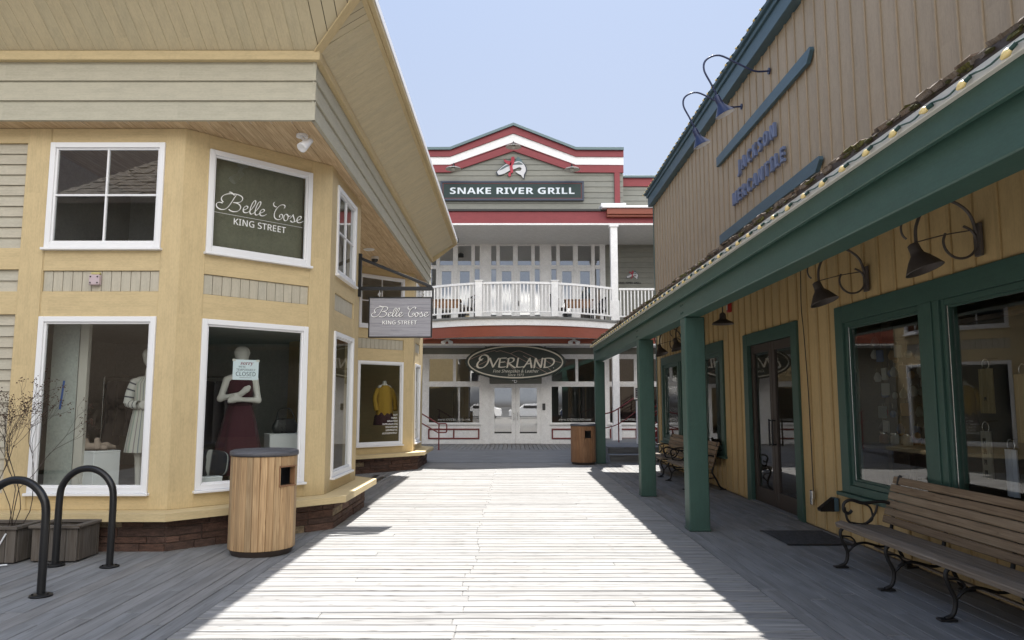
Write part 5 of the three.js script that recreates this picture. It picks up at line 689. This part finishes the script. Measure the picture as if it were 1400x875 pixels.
  for (const [a, b] of [[-0.764, 0.126], [0.134, 1.024]]) {
    const d = windowAt(hall, FG, 0, a, b, 0.16, 2.265, { fw: 0.14, out: -0.012, dp: 0.05, frame: mat.white, glass: mat.mirrorGlass, inner: false }); d.name = 'shop_door';
    add('kick_panel', bx(a + 0.14, b - 0.14, 0.3, 0.52, -0.06, -0.016).applyMatrix4(FG), mat.white, d); add('push_bar', bx(a + 0.14, b - 0.14, 0.522, 0.575, -0.05, -0.02).applyMatrix4(FG), mat.black, d);
    const h = a < 0 ? b - 0.06 : a + 0.06; add('pull_handle', merge(rod([h, 0.98, 0.04], [h, 1.25, 0.04], 0.012), rod([h, 1.0, 0.04], [h, 1.0, -0.01], 0.009), rod([h, 1.23, 0.04], [h, 1.23, -0.01], 0.009)).applyMatrix4(FG), mat.chrome, d);
  }
  add('shop_floor', bx(-7, 9.7, 0.0, 0.14, -33.9, -26.62, 0), mat.floorRoom, hall); add('shop_shelving', merge([-2.8, -1.4, 1.8, 3.2, 4.8].map((x) => bx(x - 0.5, x + 0.5, 0.14, 2.3, -29.6, -29.2, 0.01))), mat.darkBrown, hall);
  { const kp = thing('door_keypad', 'small dark keypad on the white pier beside the shop door', 'keypad'); add('case', bx(1.08, 1.18, 1.34, 1.57, ZG + 0.002, ZG + 0.035), mat.black, kp); add('buttons', merge([0, 1, 2, 3].map((i) => bx(1.1, 1.16, 1.38 + i * 0.04, 1.405 + i * 0.04, ZG + 0.0352, ZG + 0.04, 0.003))), mat.lidGrey, kp); rebase(kp, 1.13, 1.34, ZG); }
  // signs
  const face = (x0, x1, y0, y1, z0, z1, tex, m) => { const g = bx(x0, x1, y0, y1, z0, z1, 0), p = g.attributes.position, uv = g.attributes.uv; for (let i = 0; i < p.count; i++) uv.setXY(i, (p.getX(i) - x0) / (x1 - x0), (p.getY(i) - y0) / (y1 - y0)); return [g, new THREE.MeshStandardMaterial({ map: tex, roughness: 0.55 })]; };
  const sg = thing('grill_sign', 'long dark green sign reading SNAKE RIVER GRILL on the gable', 'sign'), SZ = ZS + 0.0, X0 = sx(-2.52), X1 = sx(2.53), Y0 = sy(8.65), Y1 = sy(9.36);
  const st = printed(1600, 220, (g, w, h) => { g.fillStyle = '#17302f'; g.fillRect(0, 0, w, h); for (let i = 0; i < 9; i++) { g.fillStyle = `rgba(10,20,24,${0.15 + 0.1 * (i % 3)})`; g.fillRect(0, i * h / 9, w, 4); } g.strokeStyle = '#8c4146'; g.lineWidth = 5; g.strokeRect(8, 8, w - 16, h - 16); g.fillStyle = '#d8dfe6'; g.textAlign = 'center'; g.font = 'bold 122px sans-serif'; g.save(); g.translate(w / 2, 152); const tw = g.measureText('SNAKE RIVER GRILL').width; g.scale(1440 / tw, 1); g.fillText('SNAKE RIVER GRILL', 0, 0); g.restore(); });
  const [fg, fm] = face(X0 + 0.07, X1 - 0.07, Y0 + 0.07, Y1 - 0.07, SZ, SZ + 0.05, st); add('sign_face', fg, fm, sg); const nv = M(lin(0.045, 0.055, 0.085), 0.5); add('sign_frame', merge(bx(X0, X1, Y1 - 0.07, Y1, SZ, SZ + 0.08), bx(X0, X1, Y0, Y0 + 0.07, SZ, SZ + 0.08), bx(X0, X0 + 0.07, Y0 + 0.07, Y1 - 0.07, SZ, SZ + 0.078), bx(X1 - 0.07, X1, Y0 + 0.07, Y1 - 0.07, SZ, SZ + 0.078)), nv, sg); rebase(sg, 0, Y0, SZ);
  // trout emblem: cut-out layers, body, spotted back, red lure
  function trout(x, y, z, s, label) {
    const t = thing('trout_emblem', label, 'emblem', 'trout emblems of the grill'), cut = (d, pts) => flat(extrude(new THREE.Shape(new THREE.SplineCurve(pts.map(([a, b]) => new THREE.Vector2(a * s, b * s))).getPoints(60)), d * s));
    const body = [[-0.52, -0.24], [-0.36, -0.08], [-0.2, 0.03], [0.02, 0.08], [0.2, 0.12], [0.33, 0.06], [0.42, -0.06], [0.44, -0.2], [0.38, -0.33], [0.36, -0.46], [0.29, -0.36], [0.18, -0.3], [0.1, -0.22], [0.26, -0.2], [0.3, -0.12], [0.22, -0.08], [0.08, -0.14], [-0.1, -0.2], [-0.3, -0.31], [-0.46, -0.34], [-0.49, -0.3], [-0.52, -0.24]];
    const grow = body.map(([a, b]) => [(a + 0.04) * 1.07 - 0.04, (b + 0.13) * 1.1 - 0.13]); add('outline', cut(0.03, grow).translate(x, y, z), M(lin(0.035, 0.045, 0.065), 0.6), t); add('fish_body', cut(0.045, body).translate(x, y, z), M(lin(0.6, 0.6, 0.62), 0.5), t);
    add('back_stripe', cut(0.05, [[-0.46, -0.2], [-0.3, -0.06], [-0.12, 0.02], [0.1, 0.06], [0.22, 0.09], [0.34, 0.02], [0.3, 0.0], [0.1, 0.0], [-0.14, -0.05], [-0.34, -0.16], [-0.46, -0.2]]).translate(x, y, z), M(lin(0.12, 0.15, 0.16), 0.6), t); add('tail_fin', cut(0.04, [[0.08, 0.08], [0.14, 0.24], [0.2, 0.27], [0.3, 0.16], [0.34, 0.04], [0.22, 0.1], [0.08, 0.08]]).translate(x, y, z), M(lin(0.1, 0.16, 0.17), 0.6), t);
    const rd = M(lin(0.42, 0.035, 0.06), 0.5); add('red_lure', merge(cut(0.06, [[-0.04, 0.26], [0.06, 0.26], [0.05, 0.06], [0.0, -0.04], [0.02, -0.24], [-0.06, -0.26], [-0.1, -0.02], [-0.06, 0.1], [-0.04, 0.26]]), cut(0.06, [[-0.3, 0.2], [-0.18, 0.14], [-0.05, 0.1], [-0.06, -0.02], [-0.16, 0.02], [-0.26, 0.1], [-0.3, 0.2]]), cut(0.06, [[-0.12, -0.26], [-0.06, -0.27], [-0.06, -0.38], [-0.1, -0.4], [-0.14, -0.36], [-0.12, -0.26]])).translate(x, y, z), rd, t); rebase(t, x, y, z);
  }
  trout(0.02, sy(9.95), ZS + 0.0, 1.08, 'trout emblem with red lure on the gable above the grill sign'); trout(4.68, 6.56, ZB - 0.02, 0.46, 'small trout emblem on the upper balcony wall');
  const wl = film(640, 64, (g) => { g.fillStyle = '#fff'; g.font = 'bold 44px sans-serif'; g.textAlign = 'center'; g.fillText('SNAKE RIVER GRILL', 320, 48); }, lin(0.03, 0.03, 0.03)); const ws = add('wall_lettering', new THREE.PlaneGeometry(1.5, 0.15).translate(4.52, 6.215, ZB - 0.018), wl, hall);
  // oval hanging sign
  const ov = thing('oval_sign', 'oval dark green hanging sign reading OVERLAND above the shop door', 'sign'), oc = V3(0.12, 2.99, -25.6), ell = (a, b) => new THREE.Shape().absellipse(0, 0, a, b, 0, Math.PI * 2);
  const ot = printed(1440, 520, (g, w, h) => {
    g.fillStyle = '#1b2620'; g.fillRect(0, 0, w, h); const E2 = (a, b) => { g.beginPath(); g.ellipse(w / 2, h / 2, a, b, 0, 0, 7); }; g.strokeStyle = '#c9c3b4'; g.lineWidth = 17; E2(w / 2 - 42, h / 2 - 34); g.stroke(); g.save(); E2(w / 2 - 46, h / 2 - 38); g.clip();
    g.strokeStyle = '#9b8275'; g.lineWidth = 6; for (const d of ['M60 225 C200 160 330 110 420 95 L450 112 L500 95 L650 140 L860 250 L1180 420', 'M650 140 C700 110 760 92 800 105 L1010 200 L1240 390', 'M830 170 L960 245 M560 250 L760 420 M130 330 C210 300 280 260 340 230 M1240 240 L1380 270 M1000 260 L1110 210 L1250 300']) g.stroke(new Path2D(d));
    g.restore(); g.strokeStyle = g.fillStyle = '#d8d3c6';
    const L = (d, wd = 23) => nib(g, d, wd, -0.35);
    L('M245 215 C170 250 140 330 200 345 C280 360 350 260 330 195 C310 140 225 150 205 205 C200 225 215 240 232 235', 26); L('M352 205 C368 250 385 300 398 335 C420 290 450 245 478 205'); L('M585 203 C540 203 510 205 500 208 C492 250 488 290 482 332 C510 338 545 335 572 330 M495 265 C520 262 540 262 560 260'); L('M622 208 C615 250 608 300 600 340 M600 215 C640 195 705 195 698 230 C690 262 650 270 620 272 C650 300 680 325 715 345'); L('M760 205 C752 250 745 290 738 332 C770 338 800 335 832 325'); L('M832 345 C870 300 905 245 925 205 C935 250 945 300 952 342 M868 292 C895 286 920 284 945 284'); L('M988 345 C995 300 1002 250 1010 208 C1030 255 1062 305 1085 340 C1095 295 1100 250 1108 205'); L('M1150 208 C1145 255 1140 295 1135 338 M1125 212 C1200 195 1290 205 1275 260 C1262 315 1195 340 1130 340');
    g.textAlign = 'center'; g.font = 'italic 58px sans-serif'; g.fillText('Fine Sheepskin & Leather', w / 2, 412); g.font = 'italic 48px sans-serif'; g.fillText('Since 1973', w / 2, 464); g.font = '20px sans-serif'; g.fillText('®', 1268, 352);
  });
  const og = flat(new THREE.ShapeGeometry(ell(1.715, 0.612), 64)); { const p = og.attributes.position, uv = og.attributes.uv; for (let i = 0; i < p.count; i++) uv.setXY(i, p.getX(i) / 3.44 + 0.5, p.getY(i) / 1.24 + 0.5); } add('sign_face', og.translate(oc.x, oc.y, oc.z + 0.072), new THREE.MeshStandardMaterial({ map: ot, roughness: 0.5 }), ov);
  add('sign_board', flat(extrude(ell(1.72, 0.615), 0.05, 0.01)).translate(oc.x, oc.y, oc.z), M(lin(0.012, 0.02, 0.015), 0.5), ov); add('hanger', merge(rod([-0.9, 3.45, oc.z + 0.02], [-0.9, 3.55, oc.z + 0.02], 0.012), rod([1.14, 3.45, oc.z + 0.02], [1.14, 3.55, oc.z + 0.02], 0.012)), mat.black, ov); add('lower_hook', merge(new THREE.TorusGeometry(0.045, 0.01, 8, 20).translate(oc.x, oc.y - 0.66, oc.z + 0.02), rod([oc.x - 0.12, oc.y - 0.628, oc.z + 0.03], [oc.x, oc.y - 0.628, oc.z + 0.03], 0.014)), mat.chrome, ov); rebase(ov, oc.x, 2.37, oc.z);
  // dish lamps on the gable, flood lights under the balcony, small speaker
  const dish = (x, y, label) => { const t = thing('dish_lamp', label, 'lamp', 'enamel dish lamps on the gable'), z = ZS + 0.12; add('neck', merge(tube([[x, y + 0.16, z - 0.02], [x, y + 0.26, z + 0.12], [x, y + 0.2, z + 0.36], [x, y + 0.08, z + 0.44]], 0.016, 24, 8), new THREE.CylinderGeometry(0.045, 0.06, 0.1, 14).translate(x, y + 0.06, z + 0.44)), mat.black, t); add('dish', lathe([[0.03, 0.05], [0.1, 0.035], [0.25, 0.0], [0.275, -0.025], [0.28, -0.03], [0.268, -0.025], [0.24, -0.01], [0.1, 0.02], [0.03, 0.03]], 36).translate(x, y, z + 0.44), mat.enamel, t); add('bulb_globe', new THREE.SphereGeometry(0.06, 14, 10).translate(x, y - 0.02, z + 0.44), mat.enamel, t); rebase(t, x, y, z); };
  dish(sx(0.05), sy(10.45), 'white dish lamp below the gable peak'); dish(sx(-2.03), sy(9.66), 'white dish lamp over the SNAKE end of the grill sign'); dish(sx(2.08), sy(9.64), 'white dish lamp over the GRILL end of the grill sign');
  const flood = (x, label) => { const t = thing('flood_lamp', label, 'lamp', 'white twin flood lamps'), y = 3.72, z = ZF + 0.02; add('mount', new THREE.CylinderGeometry(0.05, 0.05, 0.05, 14).rotateX(Math.PI / 2).translate(x, y, z + 0.01), mat.vinyl, t); for (const s of [-1, 1]) add('lamp_head', lathe([[0, -0.1], [0.03, -0.1], [0.04, -0.03], [0.085, 0.1], [0.08, 0.1], [0, 0.08]], 18).rotateX(2.2).rotateY(s * 0.7).translate(x + s * 0.08, y - 0.06, z + 0.1), mat.vinyl, t); rebase(t, x, y, z); };
  flood(-2.2, 'white twin flood lamp under the balcony over the left display window'); flood(2.1, 'white twin flood lamp under the balcony near the green porch');
  { const t = thing('wall_speaker', 'small black speaker under the balcony ceiling', 'speaker'); add('box', bx(-2.2, -1.98, 7.5, 7.66, -27.1, -26.95, 0.02), mat.black, t); add('bracket', rod([-2.09, 7.66, -27.03], [-2.09, 7.72, -27.03], 0.02), mat.black, t); rebase(t, -2.09, 7.72, -27.03); }
  // balcony furniture
  const table = thing('balcony_table', 'brown-topped table behind the balcony rail beside the SNAKE end', 'table', 'balcony tables'); { for (let i = 0; i < 5; i++) piece('top_slat', 1.0, 0.03, 0.15, 0, 0.74, -0.31 + i * 0.155, pick(mat.staveOld), table); for (const a of [-1, 1]) for (const b of [-1, 1]) add('leg', rod([a * 0.42, 0, b * 0.3], [a * 0.42, 0.72, b * 0.3], 0.025), mat.black, table); add('panel', bx(-0.46, 0.46, 0.45, 0.72, 0.33, 0.36), mat.staveOld[2], table); } table.position.set(-2.25, 4.372, -25.6);
  copyOf(table, 2.3, 4.372, -25.6, 0, 'brown-topped table behind the balcony rail beside the white column');
  const chair = thing('wicker_chair', 'dark wicker armchair beside the balcony post under the SNAKE end', 'chair', 'wicker chairs on the balcony'); { add('seat', bx(-0.26, 0.26, 0.38, 0.45, -0.25, 0.25, 0.02), mat.darkBrown, chair); const w = []; for (let i = 0; i < 9; i++) { const a = -1.5 + i * 0.375; w.push(tube([[Math.sin(a) * 0.27, 0.42, -Math.cos(a) * 0.25], [Math.sin(a) * 0.31, 0.65, -Math.cos(a) * 0.29], [Math.sin(a) * 0.3, 0.72 + 0.2 * Math.cos(a), -Math.cos(a) * 0.3]], 0.016, 8, 6)); } add('backrest', merge(w, tube(Array.from({ length: 11 }, (_, i) => { const a = -1.55 + i * 0.31; return [Math.sin(a) * 0.3, 0.72 + 0.2 * Math.cos(a), -Math.cos(a) * 0.3]; }), 0.025, 28, 7)), mat.black, chair); for (const a of [-1, 1]) for (const b of [-1, 1]) add('leg', rod([a * 0.22, 0, b * 0.2], [a * 0.22, 0.4, b * 0.2], 0.02), mat.black, chair); } chair.position.set(-1.45, 4.372, -25.3); chair.rotation.y = -1.7;
  for (const [x, z, a, l] of [[-3.0, -25.7, 1.5, 'dark wicker armchair at the outer end of the SNAKE-side balcony table'], [1.6, -25.3, 1.6, 'dark wicker armchair beside the balcony post under the GRILL end'], [3.05, -25.9, -1.5, 'dark wicker armchair between the balcony table and the white column']]) copyOf(chair, x, 4.372, z, a, l);
}
rebase(hall, 0, 0, -27);
{ // red pipe handrail at the left of the ramp
  const t = thing('handrail', 'dark red pipe handrail beside the ramp in front of the leather shop', 'handrail'), z = -23.3; { const P = [[-2.95, 1.34, z], [-2.3, 0.95, z], [-2.06, 0.95, z], [-2.03, 0.92, z], [-2.03, 0.71, z], [-2.06, 0.68, z], [-2.3, 0.68, z], [-2.95, 1.04, z]]; add('rails', merge(P.slice(1).map((p, i) => rod(P[i], p, 0.02)), P.map((p) => new THREE.SphereGeometry(0.02, 8, 6).translate(...p))), mat.railRed, t); }
  for (const x of [-2.9, -2.27]) add('post', rod([x, x < -2.5 ? 0.16 : 0.12, z], [x, x < -2.5 ? 1.32 : 0.96, z], 0.021), mat.railRed, t); add('foot_flange', new THREE.CylinderGeometry(0.06, 0.06, 0.012, 18).translate(-2.27, 0.145, z), mat.railRed, t); rebase(t, -2.27, 0.12, z);
  // stair with red rails beyond the store's far corner
  const s = thing('red_railed_stair', 'grey stair with red pipe rails rising behind the end of the porch', 'stair'); const N = 9; for (let i = 0; i < N; i++) piece('tread', 0.3, 0.05, 1.3, 4.35 + i * 0.28, 0.355 + 0.17 * (i + 1), -22.2, pick(mat.deckSide), s); add('stringer', merge([-21.53, -22.87].map((q) => bar([4.15, 0.45, q], [6.9, 0.45 + 0.17 / 0.28 * 2.7, q], 0.04, 0.24))), mat.railRed, s); for (const q of [-21.5, -22.9]) { for (const y of [0.5, 0.75, 1.0]) add('rail', bar([4.2, 0.36 + y, q], [6.9, 0.36 + y + 1.64, q], 0.04, 0.04), mat.railRed, s); for (let i = 0; i < 4; i++) add('rail_post', rod([4.2 + i * 0.85, 0.36 + i * 0.5, q], [4.2 + i * 0.85, 1.37 + i * 0.516, q], 0.022), mat.railRed, s); } add('post_cap_end', tube([[4.2, 1.36, -21.5], [4.05, 1.3, -21.5], [4.02, 1.15, -21.5], [4.1, 0.9, -21.5], [4.2, 0.88, -21.5]], 0.021, 24, 8), mat.railRed, s); rebase(s, 5.4, 0.36, -22.2);
  const t2 = thing('handrail', 'dark red pipe handrail on the platform near the dark litter bin', 'handrail'), zz = -23.2; add('rails', tube([[2.72, 0.9, zz], [2.72, 1.16, zz], [2.8, 1.24, zz], [3.2, 1.36, zz], [3.95, 1.85, zz]], 0.02, 40, 8), mat.railRed, t2); add('post', merge(rod([2.72, 0.38, zz], [2.72, 0.95, zz], 0.02), rod([3.3, 0.38, zz], [3.3, 1.42, zz], 0.02)), mat.railRed, t2); add('lower_rail', tube([[2.72, 0.78, zz], [3.3, 0.95, zz], [3.95, 1.4, zz]], 0.016, 24, 8), mat.railRed, t2); rebase(t2, 3.3, 0.376, zz);
  const p = thing('notice_post', 'short white post with a small black and white notice beside the porch', 'sign post'), z3 = -22.5; add('post', bx(3.74, 3.86, 0.376, 1.68, z3 - 0.06, z3 + 0.06, 0.008), mat.white, p); const nt = printed(128, 170, (g) => { g.fillStyle = '#e8e6e0'; g.fillRect(0, 0, 128, 170); g.fillStyle = '#24262c'; g.fillRect(16, 40, 96, 112); g.fillStyle = '#b9b9b9'; for (let i = 0; i < 5; i++) g.fillRect(26, 56 + i * 20, 50 + (i * 37) % 30, 6); }); const g = bx(3.67, 3.98, 1.7, 2.14, z3 + 0.062, z3 + 0.08, 0), q = g.attributes.position, uv = g.attributes.uv; for (let i = 0; i < q.count; i++) uv.setXY(i, (q.getX(i) - 3.67) / 0.31, (q.getY(i) - 1.7) / 0.44); add('notice', g, new THREE.MeshStandardMaterial({ map: nt, roughness: 0.7 }), p); add('backing', bx(3.69, 3.96, 1.66, 2.12, z3 + 0.03, z3 + 0.06), mat.black, p); rebase(p, 3.8, 0.376, z3);
}
// ---------- across the street, behind the camera: what the windows mirror ----------
{ const b = thing('shingled_building', 'dark timber building with a grey shake roof mirrored in the cross-barred window', 'building');
  add('wall', bx(-22, -6.3, -0.1, 6.9, 2.2, 9, 0.01), mat.brownRoom, b); const sl = Math.atan2(3.2, 4.6); const g = []; for (let r = 0; r < 22; r++) for (let x = -11.5 + r * 0.12; x < -5.9; x += 0.27) g.push(cbox(0.255, 0.035, 0.42, 0, 0.37 * (r % 5)).clone().rotateX(-sl + 0.06).translate(x + rr(-0.03, 0.03), 6.94 + r * 0.26 * Math.sin(sl) + rr(0, 0.015), 1.75 + r * 0.26 * Math.cos(sl) + rr(-0.025, 0.025))); const s = add('shake_roof', merge(g), M(lin(0.24, 0.22, 0.2), 0.95, { map: woodTex }), b); s.userData.kind = 'stuff'; add('roof_deck', flat(extrude(shapeOf([[1.6, 6.8], [6.4, 10.1], [6.4, 9.9], [1.6, 6.65]]), 16.6)).rotateY(-Math.PI / 2).translate(-5.9, 0, 0), mat.darkBrown, b); rebase(b, -14, 0, 5); }
{ const car = (x, z, turn, col, label) => {
    const t = thing('parked_car', label, 'car', 'cars parked across the street'); const prof = [[-2.2, 0.45], [-2.2, 0.75], [-2.0, 0.92], [-1.15, 1.0], [-0.55, 1.5], [0.9, 1.55], [1.75, 1.1], [2.15, 1.0], [2.25, 0.5]]; add('body', flat(extrude(shapeOf([...prof, [2.25, 0.32], [-2.2, 0.32]]), 1.66, 0.06)).translate(0, 0, -0.83), new THREE.MeshPhysicalMaterial({ color: col, roughness: 0.3, clearcoat: 1 }), t); add('side_glass', merge(bx(-0.75, 1.35, 1.05, 1.42, -0.9, 0.9, 0.05)), mat.black, t); add('windscreen', bar([-1.08, 1.06, 0], [-0.6, 1.46, 0], 1.5, 0.03), mat.black, t);
    for (const a of [-1.35, 1.4]) for (const s of [-1, 1]) { const w = add('wheel', new THREE.TorusGeometry(0.25, 0.09, 10, 24).translate(a, 0.33, s * 0.82), mat.rubber, t); add('rim', new THREE.CylinderGeometry(0.19, 0.19, 0.12, 18).rotateX(Math.PI / 2).translate(a, 0.33, s * 0.84), mat.chrome, w); }
    t.position.set(x, -0.1, z); t.rotation.y = turn; };
  car(-3.4, 27, 0.06, lin(0.7, 0.7, 0.7), 'white parked car mirrored in the shop door'); car(1.9, 27.6, -0.04, lin(0.45, 0.46, 0.48), 'silver parked car mirrored in the shop door'); car(7.4, 27, 0.02, lin(0.03, 0.05, 0.12), 'dark blue parked car mirrored in the right display window');
  const tree = (x, z, h, sd, label) => { const t = thing('street_tree', label, 'tree', 'trees across the street'), q = rng(sd), br = [], lf = []; const grow = (p, d, l, r, n) => { const e = p.clone().addScaledVector(d, l); br.push(rod(p.toArray(), e.toArray(), r, 6)); if (n < 2) for (let i = 0; i < 60; i++) { const g = new THREE.PlaneGeometry(0.16, 0.1).rotateX(q() * 6).rotateY(q() * 6).translate(e.x + (q() - 0.5) * 1.5, e.y + (q() - 0.5) * 1.2, e.z + (q() - 0.5) * 1.5); lf.push(g); } if (n === 0) return; for (let i = 0; i < 3; i++) grow(e, d.clone().add(V3((q() - 0.5) * 1.4, q() * 0.5, (q() - 0.5) * 1.4)).normalize(), l * 0.68, r * 0.6, n - 1); }; grow(V3(0, 0, 0), V3(0, 1, 0), h * 0.36, 0.16, 4); add('trunk', merge(br), mat.darkBrown, t); const c = add('crown', merge(lf), new THREE.MeshStandardMaterial({ color: lin(0.06, 0.09, 0.03), roughness: 0.9, side: THREE.DoubleSide }), t); c.userData.kind = 'stuff'; t.position.set(x, -0.2, z); };
  tree(-9, 33, 6.5, 3, 'green street tree standing behind the white parked car'); tree(4.5, 36, 6, 4, 'green street tree standing behind the silver parked car'); }
renderer.render(scene, camera);
